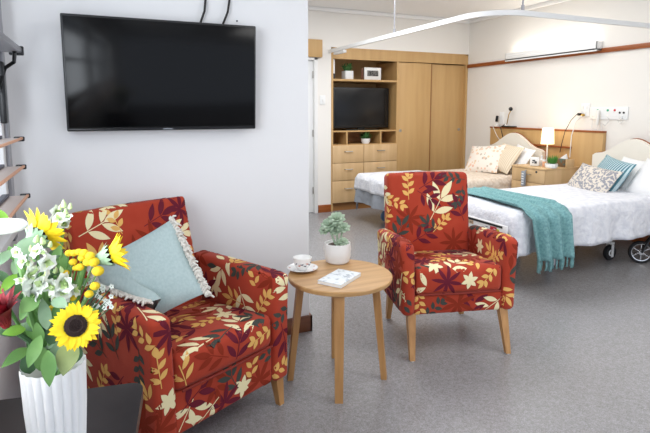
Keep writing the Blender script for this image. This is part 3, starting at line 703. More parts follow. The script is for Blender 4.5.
# yellow buttons
rn = random.Random(2)
t = thing('button_flower', 'spray of small round yellow button flowers beside the profile sunflower', 'flower', MOUTH)
g = G(); pts = [(69, 253, 4), (74, 253, 4), (79, 252, 4), (84, 253, 4.5), (90, 256, 5), (94, 262, 5.5), (98, 271, 6), (88, 262, 5), (73, 262, 4), (80, 267, 4.5), (76, 268, 3.5), (95, 286, 5), (89, 294, 4.5), (73, 298, 3.5), (25, 272, 4), (66, 273, 3.5), (52, 308, 3.5), (82, 258, 4), (30, 268, 3)]
for x, y, r in pts: stemto(g, at(x, y, d=.985), .0015)
part('stem', g, M['leaf'], t)
for x, y, r in pts:
    g = G(); c = at(x, y, d=.98); rr = r/508*.98; g.ball(c, rr, 12, (1, 1, .85)); part('flower_head', g, M['yellow2'], t)
# tiny white sprig
t = thing('wax_flower', 'sprig of tiny white florets in front of the aqua cushion', 'flower', MOUTH); g = G(); g2 = G()
for i in range(26):
    x, y = rn.uniform(84, 113), rn.uniform(282, 308)
    p = at(x, y, d=1.02); stemto(g, p, .0012); g2 = G()
    for k in range(5): a = k*1.257+i; g2.petal(p, p+cR*math.cos(a)*.006+cU*math.sin(a)*.006-cF*.002, -cF, .006, .1, .1, 3, .6)
    part('floret', g2, M['petalwhite'], t, ang=80)
part('stem', g, M['leafdark'], t)
# red protea
t = thing('red_protea', 'dark red pointed protea at the left edge of the bouquet', 'flower', MOUTH)
c = at(7, 326, d=.94); g = G(); stemto(g, c, .005); part('stem', g, M['leafdark'], t); n = Vector((-.25, -.35, 1)).normalized(); o1 = n.orthogonal().normalized(); o2 = n.cross(o1)
g = G()
for ly, (k, s, L) in enumerate(((10, .75, .06), (9, .45, .066), (7, .2, .064))):
    for i in range(k):
        a = 2*math.pi*(i+.4*ly)/k; dd = o1*math.cos(a)+o2*math.sin(a); g.petal(c+dd*.008, c+dd*L*s+n*L, n-dd, .024, .12, .25, 6, .8)
part('bracts', g, M['red'], t, ang=80)
# lily bud
t = thing('lily_bud', 'long white lily bud lying across the left of the bouquet', 'flower', MOUTH)
p0, p1 = at(-18, 228, d=.9), at(28.5, 224, d=.9); ax = p1-p0; L = ax.length; g = G(); rr = .0145
Xb = frame(p0, ax.orthogonal(), ax)
g.lathe([(.003, 0), (rr*.8, L*.15), (rr, L*.4), (rr*.95, L*.6), (rr*.7, L*.85), (rr*.3, L*.97), (.0005, L)], 18, X=Xb, rf=lambda a, i: 1+.05*math.cos(3*a)); part('bud', g, M['petalwhite'], t)
g = G(); m1 = MOUTH+Vector((-.02, 0, .02)); g.tube([MOUTH-Vector((0, 0, .1)), m1, m1.lerp(p0, .7)+Vector((-.02, 0, 0)), p0], .0035, 6); part('stem', g, M['leaf'], t)
# ------------------------------------------------------------------ wardrobe wall unit
YF = YB; dep = .6
def wx(px, py=110): return at(px, py, Y=YF).x
def wz(py, px=331): return at(px, py, Y=YF).z
w0, w1 = wx(331.2), XR-.005
wc0, wc1 = wx(397), wx(399)      # column end
zt = wz(47); zh = wz(58.5); zs0, zs1 = wz(80.6), wz(78.6); zr = wz(131); zc = wz(145); zk = wz(204)
wd = thing('wardrobe', 'tall built-in oak wardrobe with television recess and drawers by the doorway', 'wardrobe', ((w0+w1)/2, YF, 0))
g = G(); th = .018
g.bb((w0, YF, 0), (w0+th*1.6, YF+dep, zt)); g.bb((w1-th*2, YF, 0), (w1, YF+dep, zt)); g.bb((wc0-.01, YF+.0, 0), (wc0+.018, YF+dep, zh)); g.bb((w0, YF+dep-.02, 0), (w1, YF+dep, zt))
g.bb((w0, YF+.006, zh), (w1, YF+.03, zt)); g.bb((w0, YF, zt-.02), (w1, YF+dep, zt))
part('carcass', g, M['oak'], wd, flat=True)
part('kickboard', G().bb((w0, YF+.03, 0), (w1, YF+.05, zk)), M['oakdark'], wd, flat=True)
part('shelf', G().bb((w0+.02, YF+.004, zs0), (wc0-.01, YF+dep-.02, zs1)), M['oak'], wd, flat=True)
part('shelf', G().bb((w0+.02, YF+.004, zr-.018), (wc0-.01, YF+dep-.02, zr)), M['oak'], wd, flat=True)
part('shelf', G().bb((w0+.02, YF+.004, zc-.018), (wc0-.01, YF+dep-.02, zc)), M['oak'], wd, flat=True)
for px in (347.3, 381.3): part('divider', G().bb((wx(px)-.01, YF+.004, zc), (wx(px)+.01, YF+.35, zr-.018)), M['oak'], wd, flat=True)
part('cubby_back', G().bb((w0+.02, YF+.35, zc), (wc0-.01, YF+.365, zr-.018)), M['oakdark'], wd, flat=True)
xs = wx(363.7)
zr_ = [wz(145.5), wz(163.5), wz(181.3), wz(203.5)]
for i in range(3):
    for x0, x1 in ((w0+.012, xs), (xs, wc0+.002)):
        dd = part('drawer', G().bb((x0+.003, YF-.016, zr_[i+1]+.003), (x1-.003, YF+.002, zr_[i]-.003), .002), M['oakpale'], wd)
        cx = (x0+x1)/2; hz = zr_[i]-(zr_[i]-zr_[i+1])*.36
        g = G(); g.tube([(cx-.055, YF-.018, hz), (cx-.055, YF-.04, hz), (cx+.055, YF-.04, hz), (cx+.055, YF-.018, hz)], .006, 6)
        part('handle', g, M['steel'], dd)
xm = wx(431.3)
for i, (x0, x1, yy) in enumerate(((wc0+.02, xm, YF+.012), (xm-.03, w1-.035, YF+.05))):
    dr_ = part('sliding_door', G().bb((x0, yy, zk), (x1, yy+.02, zh-.01), .002), M['oak'], wd)
    if i == 0: part('door_gap_shade', G().bb((x1-.012, yy-.003, zk), (x1+.004, yy+.02, zh-.01), .001), M['oakdark'], dr_)  # dark strip painted in for the shaded gap between the two doors
    kx = x0+.045 if i == 0 else x1-.06; g = G(); g.lathe([(.022, 0), (.022, .004), (.014, .005), (.012, .001)], 16, X=Matrix.Translation((kx, yy, wz(132))) @ Matrix.Rotation(R(90), 4, 'X')); part('finger_pull', g, M['steel'], dr_)
# things on it
def wp(px, py, dy=.12): return at(px, py, Y=YF+dy)
t = thing('television', 'small black television in the wardrobe recess', 'television', (wx(360), YF+.2, zr))
a, b_ = at(333.5, 87, Y=YF+.12), at(388.5, 127.5, Y=YF+.12)
part('case', G().bb((a.x, YF+.12, b_.z), (b_.x, YF+.16, a.z), .005), M['black'], t)
part('screen', G().bb((a.x+.02, YF+.116, b_.z+.03), (b_.x-.06, YF+.121, a.z-.02), .001), M['screen2'], t)
part('stand', G().bb(((a.x+b_.x)/2-.25, YF+.08, zr), ((a.x+b_.x)/2+.25, YF+.24, zr+.012), .004).bb(((a.x+b_.x)/2-.05, YF+.14, zr), ((a.x+b_.x)/2+.05, YF+.17, b_.z+.02)), M['black'], t)
def pottedplant(label, cx, cy, z, w, h, m, gm, fh, square=True, name='potted_plant'):
    t = thing(name, label, 'potted plant', (cx, cy, z)); g = G()
    if square: g.box((cx, cy, z+h/2), (w, w, h), .004)
    else: g.lathe([(w*.36, 0), (w*.46, h*.4), (w*.5, h), (w*.44, h), (w*.4, h*.8)], 20, (cx, cy, z))
    part('pot', g, m, t); g = G(); rn = random.Random(int(cx*100))
    for i in range(60):
        a = rn.uniform(0, 6.28); e = rn.uniform(.25, 1.4); L = fh*rn.uniform(.7, 1.1); b0 = Vector((cx+rn.uniform(-.3, .3)*w, cy+rn.uniform(-.3, .3)*w, z+h*.93))
        dd = Vector((math.cos(a)*math.cos(e), math.sin(a)*math.cos(e), math.sin(e))); g.petal(b0, b0+dd*L, Vector((0, 0, 1)), L*.22, .1, .2, 4)
    part('foliage', g, gm, t, ang=80)
pw = wx(355.2)-wx(347.2); pottedplant('bushy green plant in white square pot on the top wardrobe shelf', wx(351.3), YF+.12, zs1, pw, pw*.95, M['white'], M['plantg'], .13)
pottedplant('small green plant in round white pot in the wardrobe cubby', at(362, 143, z=zc+.001).x, YF+.08, zc, .13, .07, M['white'], M['plantg'], .12, False)
a, b_ = at(364.5, 67.3, Y=YF+.1), at(381, 79.6, Y=YF+.1)
t = thing('picture_frame', 'white picture frame with grey photo on the top wardrobe shelf', 'picture frame', ((a.x+b_.x)/2, YF+.1, zs1))
part('frame', G().bb((a.x, YF+.1, zs1), (b_.x, YF+.12, a.z), .003), M['white'], t)
part('photo', G().bb((a.x+.045, YF+.097, zs1+.055), (b_.x-.045, YF+.101, a.z-.04)), M['photo'], t, flat=True)
part('side_flap', G().bb((a.x-.03, YF+.13, zs1), (a.x+.01, YF+.14, a.z-.01), .002), M['walnut'], t)
a = wx(333.6); t = thing('book', 'white-backed book standing at the left end of the top wardrobe shelf', 'book', (a, YF+.1, zs1))
part('cover', G().bb((a-.012, YF+.04, zs1), (a+.035, YF+.2, zs1+.26), .003), M['white'], t); part('spine_band', G().bb((a-.013, YF+.036, zs1), (a+.036, YF+.06, zs1+.07), .002), M['ink'], t)
p = at(322.5, 100, Y=YB); t = thing('light_switch', 'white light switch on the wall strip left of the wardrobe', 'switch', p)
part('plate', G().box((p.x, YB-.005, p.z), (.075, .01, .12), .003), M['white'], t); part('rocker', G().box((p.x, YB-.012, p.z), (.02, .006, .035), .002), M['whitemat'], t)
# ------------------------------------------------------------------ curtain track
TZ2 = 2.1; px_ = 2.76; py_ = 3.1
path = [Vector((px_, YB, TZ2)), Vector((px_, 5.2, TZ2)), Vector((px_, 4.2, TZ2))]
rc = .32
for k in range(0, 13): a = R(180+k*7.5); path.append(Vector((px_+rc+rc*math.cos(a), py_+rc+rc*math.sin(a), TZ2)))
path += [Vector((4.0, py_, TZ2)), Vector((XR, py_, TZ2))]
V = []; F = []
for i, p in enumerate(path):
    tg = (path[min(i+1, len(path)-1)]-path[max(i-1, 0)]).normalized(); sd = Vector((tg.y, -tg.x, 0))
    for a, b in ((-1, -1), (1, -1), (1, 1), (-1, 1)): V.append(p+sd*a*.014+Vector((0, 0, b*.02)))
for i in range(len(path)-1):
    for k in range(4): F.append((i*4+k, i*4+(k+1) % 4, i*4+4+(k+1) % 4, i*4+4+k))
F += [(3, 2, 1, 0), tuple(len(V)-4+k for k in range(4))]
ct = thing('curtain_track', 'curved white curtain track hanging from the ceiling around the bed area', 'curtain track', (px_, py_, TZ2))
part('rail', G().add(V, F), M['white'], ct, ang=30)
for (hx, hy) in ((393.7, 31), (522.5, 9)):
    best = min(((path[i].lerp(path[i+1], u/20)) for i in range(len(path)-1) for u in range(21)), key=lambda q: abs((325+FPX*((q-cC).dot(cR))/((q-cC).dot(cF)))-hx))
    g = G(); g.tube([best+Vector((0, 0, .02)), Vector((best.x, best.y, ZC))], .007, 8); g.tube([best+Vector((0, 0, .02)), best+Vector((0, 0, .06))], .013, 8); dr_ = part('drop_rod', g, M['bladegrey'], ct)
    part('ceiling_cup', G().lathe([(.03, -.012), (.03, 0)], 14, (best.x, best.y, ZC)), M['white'], dr_)
part('end_bracket', G().box((px_+.03, YB-.25, TZ2-.035), (.05, .28, .035), .006), M['white'], ct)
# ------------------------------------------------------------------ bed head wall
a, b_ = at(490.5, 126.5, X=XR-.05), at(603, 131, X=XR-.05)
HZ = (a.z+b_.z)/2; y0_, y1_ = b_.y, a.y
t = thing('headboard_panel', 'long oak panel fixed to the wall behind the beds and nightstand', 'wall panel', (XR-.045, (y0_+y1_)/2, .1))
part('panel', G().bb((XR-.05, y0_, .12), (XR-.001, y1_, HZ-.02), .002), M['oak'], t)
part('top_edge', G().bb((XR-.058, y0_-.008, HZ-.02), (XR-.001, y1_+.008, HZ), .003), M['rail'], t)
part('end_edge', G().bb((XR-.052, y0_-.006, .12), (XR-.001, y0_, HZ-.02), .002), M['oak'], t)
q0 = at(530, 143.5, X=XR-.05); q1 = at(572, 146.5, X=XR-.05)
part('ledge', G().bb((XR-.085, q1.y, q0.z-.02), (XR-.05, q0.y, q0.z), .003), M['rail'], t)
# headboards
def headboard(g, yc, hw, zb, zs, zp, x0, th, mi=0):
    poly = []; n = 28
    for i in range(n+1):
        u = -1+2*i/n; e = abs(u)
        z = zp-(zp-zs)*(3*min(1, e/.86)**2-2*min(1, e/.86)**3) if e < .86 else zs-(zs-zs+.0)-.03*((e-.86)/.14)**2
        poly.append((u*hw, z))
    pts = [(-hw, zb)]+poly+[(hw, zb)]; pts = pts[::-1]
    m = len(pts); V = [(x0, yc+y, z) for y, z in pts]+[(x0+th, yc+y, z) for y, z in pts]
    F = [tuple(range(m)), tuple(reversed(range(m, 2*m)))]+[(i+1 if i+1 < m else 0, i, m+i, m+(i+1) % m) for i in range(m)]
    g.add(V, F, None, mi)
# ------------------------------------------------------------------ beds
def cloth(x0, x1, y0, y1, z, dx0, dy0, dy1, seed, amp=.02, corner=1.0, nx=64, ny=50):
    """coverlet laid on a mattress: falls over the foot (x0) and both sides"""
    V = []; F = []; r = .05
    for i in range(nx+1):
        a = x0-dx0+(x1-x0+dx0)*i/nx
        for j in range(ny+1):
            b = y0-dy0+(y1-y0+dy0+dy1)*j/ny
            ox = max(0, x0+r-a); oy = max(0, y0+r-b); oy2 = max(0, b-(y1-r)); ov = max(oy, oy2)
            L = math.hypot(ox, ov)
            cx = max(a, x0+r); cy = min(max(b, y0+r), y1-r)
            dxn, dyn = (-ox/L if L else 0), ((-oy if oy else oy2)/L if L else 0)
            q = r*math.pi/2
            if L < q: h = r*math.sin(L/r); zz = z-r*(1-math.cos(L/r))
            else:
                ex = L-q; s_ = (b*15 if ox > ov else a*15)
                wv = (math.sin(s_+seed)+.6*math.sin(s_*1.9+seed*2))*amp*min(1, ex/.25)
                h = r+.012+wv+ex*.05; zz = z-r-ex*(1 if not (ox and ov) else corner)
            nz = .008*noise.noise(Vector((a*3, b*3, seed)))
            V.append((cx+dxn*h, cy+dyn*h, zz+nz))
    for i in range(nx):
        for j in range(ny): k = i*(ny+1)+j; F.append((k, k+ny+1, k+ny+2, k+1))
    return V, F
def solid(o, th):
    m = o.modifiers.new('thickness', 'SOLIDIFY'); m.thickness = th; m.offset = -1
def castor(bed, x, y, r, m, top, red=False):
    g = G(); X = Matrix.Translation((x, y, r)) @ Matrix.Rotation(R(90), 4, 'X')
    g.lathe([(r*.55, -.016), (r*.93, -.016), (r, -.008), (r, .008), (r*.93, .016), (r*.55, .016)], 22, X=X, mi=0); g.lathe([(r*.6, -.012), (r*.25, -.02), (r*.25, .02), (r*.6, .012)], 16, X=X, mi=1)
    c = part('castor', g, [m, M['white']], bed)
    f = G(); f.box((x+.005, y-.026, r+.02), (.03, .006, r*1.4+.02), .002); f.box((x+.005, y+.026, r+.02), (.03, .006, r*1.4+.02), .002); f.box((x, y, r*2+.02), (.05, .058, .02), .004); f.tube([(x, y, r*2+.02), (x, y, top)], .014, 8)
    part('castor_fork', f, M['whitemat'], c)
def bed(label, x0, x1, y0, y1, z, zb, cov, dx, dyn, dyf, hb, seed, wheels):
    t = thing('bed', label, 'bed', ((x0+x1)/2, (y0+y1)/2, 0))
    part('mattress', G().soft(((x0+x1)/2, (y0+y1)/2, z-.095), (x1-x0-.03, y1-y0-.03, .15), .04, n=(10, 6, 3)), M['mattress'], t)
    fr = G(); zf = z-.21
    for yy in (y0+.06, y1-.06): fr.box(((x0+x1)/2, yy, zf), (x1-x0-.06, .04, .05), .004)
    for xx in (x0+.05, (x0+x1)/2, x1-.05): fr.box((xx, (y0+y1)/2, zf), (.05, y1-y0-.1, .05), .004)
    fr.box(((x0+x1)/2, (y0+y1)/2, zf-.1), (x1-x0-.5, .3, .05), .004)
    part('frame', fr, M['whitemat'], t)
    for xx, yy, rr, m in wheels: castor(t, xx, yy, rr, m, zf)
    yc, hw, zs, zp = hb
    g = G(); headboard(g, yc, hw, .3, zs, zp, XR-.15, .05); h = part('headboard', g, M['headb'], t)
    g = G(); headboard(g, yc, hw+.012, .3, zs+.006, zp+.008, XR-.1, .008); part('headboard_edge', g, M['rail'], h)
    V, F = cloth(x0, x1, y0, y1, z, dx, dyn, dyf, seed)
    o = part('coverlet', G().add(V, F), cov, t, ang=80); solid(o, .008)
    return t, o
hy1 = at(485, 160, X=XR-.15).y; hy0 = at(541, 160, X=XR-.15).y
hz1 = at(516, 133, X=XR-.15).z
bed1, cv1 = bed('far bed with cream coverlet and floral pillow, beside the wardrobe', 2.83, XR-.16, 4.52, 5.44, .575, .3, M['covercream'], .13, .2, .18, ((4.52+5.44)/2+.01, .49, .88, hz1), 1.3, [(3.14, 5.24, .075, M['blue']), (3.14, 4.72, .075, M['blue']), (4.6, 5.2, .075, M['blue'])])
# the white folded cloth over its foot
V, F = cloth(2.82, 3.7, 4.5, 5.46, .59, .16, .24, .22, 2.0, .018, nx=40); o = single('folded_bedspread', G().add(V, F), M['cover'], 'white bedspread folded across the foot of the far bed', 'bedspread'); solid(o, .006)
V, F = cloth(2.835, 3.3, 4.6, 5.445, .57, .3, .05, .30, 2.6, .02, nx=40); V = [v for v in V]
g = G(); g.add(V, F); o = part('shaded_side', g, M['shadedcloth'], bed1, ang=80)  # grey sheet standing in for shade on the cloth at the foot
B2 = dict(x0=2.86, y0=2.76, y1=3.72, z=.65)
zh2 = at(632, 139, X=XR-.15).z
bed2, cv2 = bed('near bed with white quilt, turquoise throw and grey patterned pillow', 2.73, XR-.16, 2.77, 3.74, .605, .35, M['cover'], .12, .30, .26, (3.37, .45, .9, zh2), 4.1, [(4.17, 3.05, .07, M['rubber']), (3.5, 3.1, .06, M['greyplastic']), (3.5, 3.5, .06, M['greyplastic'])])
# foot board with stickers
fx = 2.73-.03; g = G(); g.bb((fx, 2.80, .40), (fx+.02, 3.70, .50), .004); fb = part('foot_board', g, M['white'], bed2)
g = G(); g.bb((fx-.004, 2.84, .476), (fx, 3.68, .492)); part('black_strip', g, M['black'], fb, flat=True)
for y0s, y1s, z0s, z1s, mm in ((3.16, 3.25, .425, .452, 'sticktan'), (2.98, 3.06, .41, .452, 'white'), (2.90, 2.965, .405, .45, 'stickred'), (2.87, 2.895, .4, .44, 'stickyel'), (3.3, 3.42, .42, .45, 'white'), (3.5, 3.58, .41, .45, 'sticktan')):
    g = G(); g.bb((fx-.004, y0s, z0s+.02), (fx, y1s, z1s+.02)); s_ = part('sticker', g, M[mm], fb, flat=True)
    g = G(); m = (y0s+y1s)/2
    for k, (u0, u1) in enumerate(((.1, .42), (.5, .9), (.1, .6))):
        zz = z1s+.02-.012-.011*k
        if zz-.005 > z0s+.02: g.bb((fx-.005, y0s+(y1s-y0s)*u0, zz-.005), (fx-.004, y0s+(y1s-y0s)*u1, zz))
    if g.V: part('print_line', g, M['white'] if mm == 'stickred' else M['ink'], s_, flat=True)
# turquoise throw
def throw():
    pts_far = (at(467, 187.5, z=.675).x, at(511, 189.5, z=.675).x)
    V = []; F = []; nu, nv = 60, 60
    a0, a1 = 2.96, 3.33; b0, b1 = 2.83, 3.27; z = .617; y0, y1 = 2.77, 3.74; r = .055; drop = .31
    L0 = (y1-y0)-r; T = L0+r*math.pi/2+drop
    for j in range(nv+1):
        s = T*j/nv
        for i in range(nu+1):
            u = i/nu; xf = a0+(a1-a0)*u; xn = b0+(b1-b0)*u; k = min(1, s/L0); x = xf+(xn-xf)*k
            fold = (.022*math.sin(u*22+s*1.2)+.011*math.sin(u*43+s*2))*min(1, .25+.75*s/L0)
            if s < L0: p = Vector((x, y1-s, z+max(0, fold)*.9))
            elif s < L0+r*math.pi/2: a = (s-L0)/r; p = Vector((x, y0+r-r*math.sin(a)-.022*math.sin(a), z-r*(1-math.cos(a))+fold*.5))
            else: e = s-L0-r*math.pi/2; sp_ = 1-.10*e/drop; p = Vector(((b0+b1)/2+(x-(b0+b1)/2)*sp_, y0-.03-.06*e/drop-.024-fold*1.1, z-r-e))
            V.append(p)
    for j in range(nv):
        for i in range(nu): k = j*(nu+1)+i; F.append((k, k+1, k+nu+2, k+nu+1))
    t = thing('throw_blanket', 'turquoise fringed throw draped across the near bed', 'blanket', (3.2, 3.2, .25))
    o = part('knit', G().add(V, F), M['throw'], t, ang=80); solid(o, .009)
    g = G(); rn = random.Random(9)
    for i in range(26):
        p = V[nv*(nu+1)+min(nu, round(i*nu/25))]
        for k in range(5): g.tube([p+Vector((rn.uniform(-.008, .008), rn.uniform(-.004, .004), .01)), p+Vector((rn.uniform(-.008, .008), -.004, -.03)), p+Vector((rn.uniform(-.012, .012), rn.uniform(-.01, .004), -.075))], [.003, .0035, .002], 5)
    part('fringe', g, M['throw'], t, ang=80)
throw()
# pillows
def pil(label, px, py, X_, w, h, th, yaw, tilt, m, roll=0, group=None, edge=None, z=None):
    c = at(px, py, X=X_); n = Vector((-math.cos(tilt)*math.cos(yaw), -math.cos(tilt)*math.sin(yaw), math.sin(tilt)))
    xa = Vector((math.sin(yaw)*1.0, -math.cos(yaw), 0)); M4 = frame(c, xa, n) @ Matrix.Rotation(roll, 4, 'Z')
    t = bpy.data.objects.new('pillow', None); bpy.data.objects.remove(t)
    me = G().pillow(w, h, th); o = part('pillow', me, m, None, ang=80)
    # keep pattern in the pillow's own frame
    off = o.location.copy(); o.location = (0, 0, 0); o.matrix_world = M4 @ Matrix.Translation(off); WM[o] = M4 @ Matrix.Translation(off)
    tag(o, label, 'pillow', group)
    return o
PG1, PG2 = 'pillows on the far bed', 'pillows on the near bed'
pil('floral printed pillow on the far bed, the one nearest the wardrobe', 484, 159, 4.45, .52, .40, .14, R(8), R(32), M['floral'], R(6), PG1)
pil('cream pillow with a striped weave behind the floral one on the far bed', 505, 158, 4.56, .44, .38, .12, R(-6), R(34), M['cstripe'], R(-5), PG1)
pil('plain ivory pillow leaning on the far headboard above the floral one', 496, 161, 4.74, .40, .30, .12, R(0), R(24), M['headb'], R(4), PG1)
pil('white pillow on the far bed beside the nightstand', 519, 159, 4.68, .40, .34, .12, R(-10), R(30), M['linen'], R(-8), PG1)
pil('oblong beige pillow with grey leafy print on the near bed', 590, 183, 4.30, .58, .38, .14, R(-14), R(36), M['damask'], R(-3), PG2)
pil('teal striped pillow between the beige and white pillows', 606, 179, 4.45, .52, .46, .13, R(-22), R(32), M['stripe'], R(-6), PG2)
pil('white pillow behind the teal striped one on the near bed', 631, 177, 4.60, .50, .40, .14, R(-12), R(36), M['linen'], R(-3), PG2)
pil('white pillow at the right end of the near bed', 654, 179, 4.48, .46, .40, .14, R(-16), R(36), M['linen'], R(0), PG2)
# ------------------------------------------------------------------ nightstand and its things
NX = 4.36; ya, yb = at(545, 168, X=NX).y, at(512, 165, X=NX).y; NZ = at(530, 167, X=NX).z; NB = XR-.1
t = thing('nightstand', 'oak nightstand with drawers standing between the two beds', 'nightstand', ((NX+NB)/2, (ya+yb)/2, 0))
part('cabinet', G().bb((NX+.018, ya, .04), (NB, yb, NZ-.02), .002), M['oakpale'], t)
part('top', G().bb((NX-.004, ya-.004, NZ-.02), (NB, yb+.004, NZ), .003), M['oakpale'], t)
part('side_upstand', G().bb((NB-.22, ya, NZ), (NB-.1, ya+.018, NZ+.09), .002), M['oakpale'], t)
zz = NZ-.022
for k, hh in enumerate((.15, .2, .28)):
    dd = part('drawer', G().bb((NX, ya+.004, zz-hh+.003), (NX+.018, yb-.004, zz-.002), .002), M['oakpale'], t)
    g = G(); yc = (ya+yb)/2; g.tube([(NX, yc-.05, zz-.06), (NX-.025, yc-.05, zz-.06), (NX-.025, yc+.05, zz-.06), (NX, yc+.05, zz-.06)], .005, 6); part('handle', g, M['steel'], dd)
    if k == 0: part('lock', G().lathe([(.012, 0), (.012, .006), (.006, .007)], 12, X=Matrix.Translation((NX, at(536.5, 172, X=NX).y, at(536.5, 172, X=NX).z)) @ Matrix.Rotation(R(-90), 4, 'Y')), M['ink'], dd)
    zz -= hh
for fy in (ya+.05, yb-.05):
    for fx_ in (NX+.07, NB-.06): part('foot', G().lathe([(.02, 0), (.02, .04)], 10, (fx_, fy, 0)), M['black'], t)
a = at(523.8, 171, X=NX-.045); b_ = at(524.5, 186, X=NX-.045)
t = thing('handset', 'grey remote handset hung on the nightstand drawer handle', 'remote control', (a.x, a.y, b_.z))
part('body', G().box((a.x, a.y, (a.z+b_.z)/2), (.028, .05, a.z-b_.z), .006), M['greyplastic'], t)
g = G()
for i in range(5): g.box((a.x-.015, a.y, a.z-.03-i*.028), (.004, .03, .014), .001)
part('button', g, M['white'], t); part('hook', G().tube([(a.x+.01, a.y, a.z-.005), (a.x+.03, a.y, a.z+.012), (a.x+.042, a.y, a.z)], .004, 6), M['greyplastic'], t)
# table lamp
lp = at(547, 164, z=NZ); lp = at(547.2, 148, X=4.72); lp.z = NZ
t = thing('table_lamp', 'lit white table lamp on the nightstand', 'lamp', lp)
part('base', G().lathe([(.05, 0), (.05, .01), (.012, .018)], 20, lp), M['white'], t); 
s0, s1 = at(547, 144, X=lp.x).z, at(547, 128, X=lp.x).z
part('stem', G().tube([lp+Vector((0, 0, .015)), Vector((lp.x, lp.y, s1-.03))], .008, 10), M['white'], t)
g = G(); rb, rt = .074, .062; g.lathe([(rb, s0-NZ), (rt, s1-NZ)], 32, lp, caps=(False, False)); sh = part('lamp_shade', g, M['shade'], t); solid(sh, .002)
g = G(); g.ball((lp.x, lp.y, (s0+s1)/2), .03, 12); part('bulb', g, M['tube'], t)
# clock
p = at(535, 164.5, z=NZ); p = at(535, 157, X=4.47); p.z = NZ
t = thing('clock', 'small white square clock at the left front of the nightstand', 'clock', p)
Xk = Matrix.Translation(p) @ Matrix.Rotation(R(34), 4, 'Z')
part('case', G().box((0, 0, .053), (.035, .1, .1), .012, Xk), M['white'], t); part('face', G().box((-.018, 0, .053), (.004, .07, .07), .004, Xk), M['page'], t)
part('numeral_print', G().box((-.0205, .008, .065), (.002, .03, .016), 0, Xk).box((-.0205, -.012, .045), (.002, .026, .026), 0, Xk).box((-.0205, .016, .043), (.002, .016, .012), 0, Xk), M['ink'], t)
p = at(541.8, 157, X=4.56); p.z = NZ
t = thing('plastic_bottle', 'narrow white bottle between the clock and the lamp', 'bottle', p); part('body', G().lathe([(.022, 0), (.024, .004), (.024, .07), (.012, .085), (.012, .1)], 16, p), M['white'], t); part('cap', G().lathe([(.014, .096), (.014, .118), (.01, .12)], 14, p), M['whitemat'], t)
p = at(544.5, 160, X=4.52); p.z = NZ
t = thing('medicine_jar', 'small peach jar beside the white grass pot', 'jar', p); part('body', G().lathe([(.018, 0), (.02, .004), (.02, .06), (.017, .064)], 16, p), M['peach'], t); part('lid', G().lathe([(.021, .062), (.021, .078), (.018, .08)], 16, p), M['white'], t)
p = at(551.5, 162, X=4.5); p.z = NZ
t = thing('potted_grass', 'green grass in low round white bowl on the nightstand', 'potted plant', p)
part('bowl', G().lathe([(.055, 0), (.064, .01), (.067, .04), (.065, .05), (.058, .048), (.055, .036)], 28, p), M['white'], t); part('soil', G().lathe([(.057, .036), (.004, .04)], 16, p), M['soil'], t)
g = G(); rn = random.Random(4)
for i in range(110):
    a = rn.uniform(0, 6.28); r = .042*math.sqrt(rn.random()); b0 = p+Vector((.01+r*math.cos(a)*.8, r*math.sin(a)*.8, .036)); dd = Vector((math.cos(a)*.35, math.sin(a)*.35, 1)); L = rn.uniform(.07, .115); g.petal(b0, b0+dd*L, Vector((math.cos(a), math.sin(a), .1)), .006, .05, .1, 3)
part('grass', g, M['grassg'], t, ang=80)
a = at(556, 163, X=4.55); b_ = at(571, 154, X=4.55)
c = at(563, 158, X=4.72); t = thing('tissue_box', 'patterned tissue box at the right of the nightstand', 'tissue box', (c.x, c.y, NZ))
Xk = Matrix.Translation((c.x, c.y, NZ)) @ Matrix.Rotation(R(-6), 4, 'Z')
part('box', G().box((.02, 0, .045), (.11, .125, .09), .002, Xk), M['tissue'], t)
g = G(); V = [(.0, .05, .088), (0, -.05, .088), (.03, -.045, .088), (.03, .04, .088), (.0, -.05, .15), (.02, -.03, .145), (.01, .0, .12), (.02, .02, .1)]
g.add(V, [(0, 1, 4, 6), (0, 6, 7), (1, 2, 5, 4), (2, 3, 7, 5), (4, 5, 7, 6), (3, 0, 7)], Xk); part('tissue', g, M['linen'], t)
# ------------------------------------------------------------------ wall light, sockets and wall clutter
a, b_ = at(508, 55, X=XR-.05), at(600, 44, X=XR-.05)
t = thing('wall_light', 'long white uplight box glowing on the wall above the beds', 'wall light', (XR-.04, (a.y+b_.y)/2, a.z-.02))
zl0 = at(600, 49.5, X=XR-.09).z; zl1 = at(600, 40.5, X=XR-.09).z
part('housing', G().bb((XR-.1, b_.y, zl0), (XR-.002, a.y, zl0+.02), .003).bb((XR-.1, b_.y, zl0-.012), (XR-.088, a.y, zl1), .003).bb((XR-.1, b_.y, zl0), (XR-.002, b_.y+.012, zl1), .003).bb((XR-.1, a.y-.012, zl0), (XR-.002, a.y, zl1), .003), M['white'], t)
part('lit_tube', G().tube([(XR-.045, b_.y+.05, zl0+.045), (XR-.045, a.y-.05, zl0+.045)], .014, 12), M['tube'], t)
def wy(px, py): return at(px, py, X=XR-.012)
a, b_ = wy(590, 107), wy(627.5, 120)
t = thing('service_panel', 'white medical service panel with green and red dots above the near bed', 'socket panel', (XR-.01, (a.y+b_.y)/2, b_.z))
part('plate', G().bb((XR-.014, b_.y, (b_.z)), (XR-.001, a.y, a.z), .004), M['white'], t)
for px, py, mm in ((598, 110.3, 'green'), (608, 110.3, 'green'), (615, 110.2, 'reddot')):
    p = wy(px, py); part('indicator', G().lathe([(.012, 0), (.012, .005), (.008, .006)], 14, X=Matrix.Translation((XR-.014, p.y, p.z)) @ Matrix.Rotation(R(-90), 4, 'Y')), M[mm], t)
for px in (620, 624): p = wy(px, 112.7); part('socket', G().lathe([(.011, 0), (.011, .004), (.006, .004)], 12, X=Matrix.Translation((XR-.014, p.y, p.z)) @ Matrix.Rotation(R(-90), 4, 'Y')), M['black'], t)
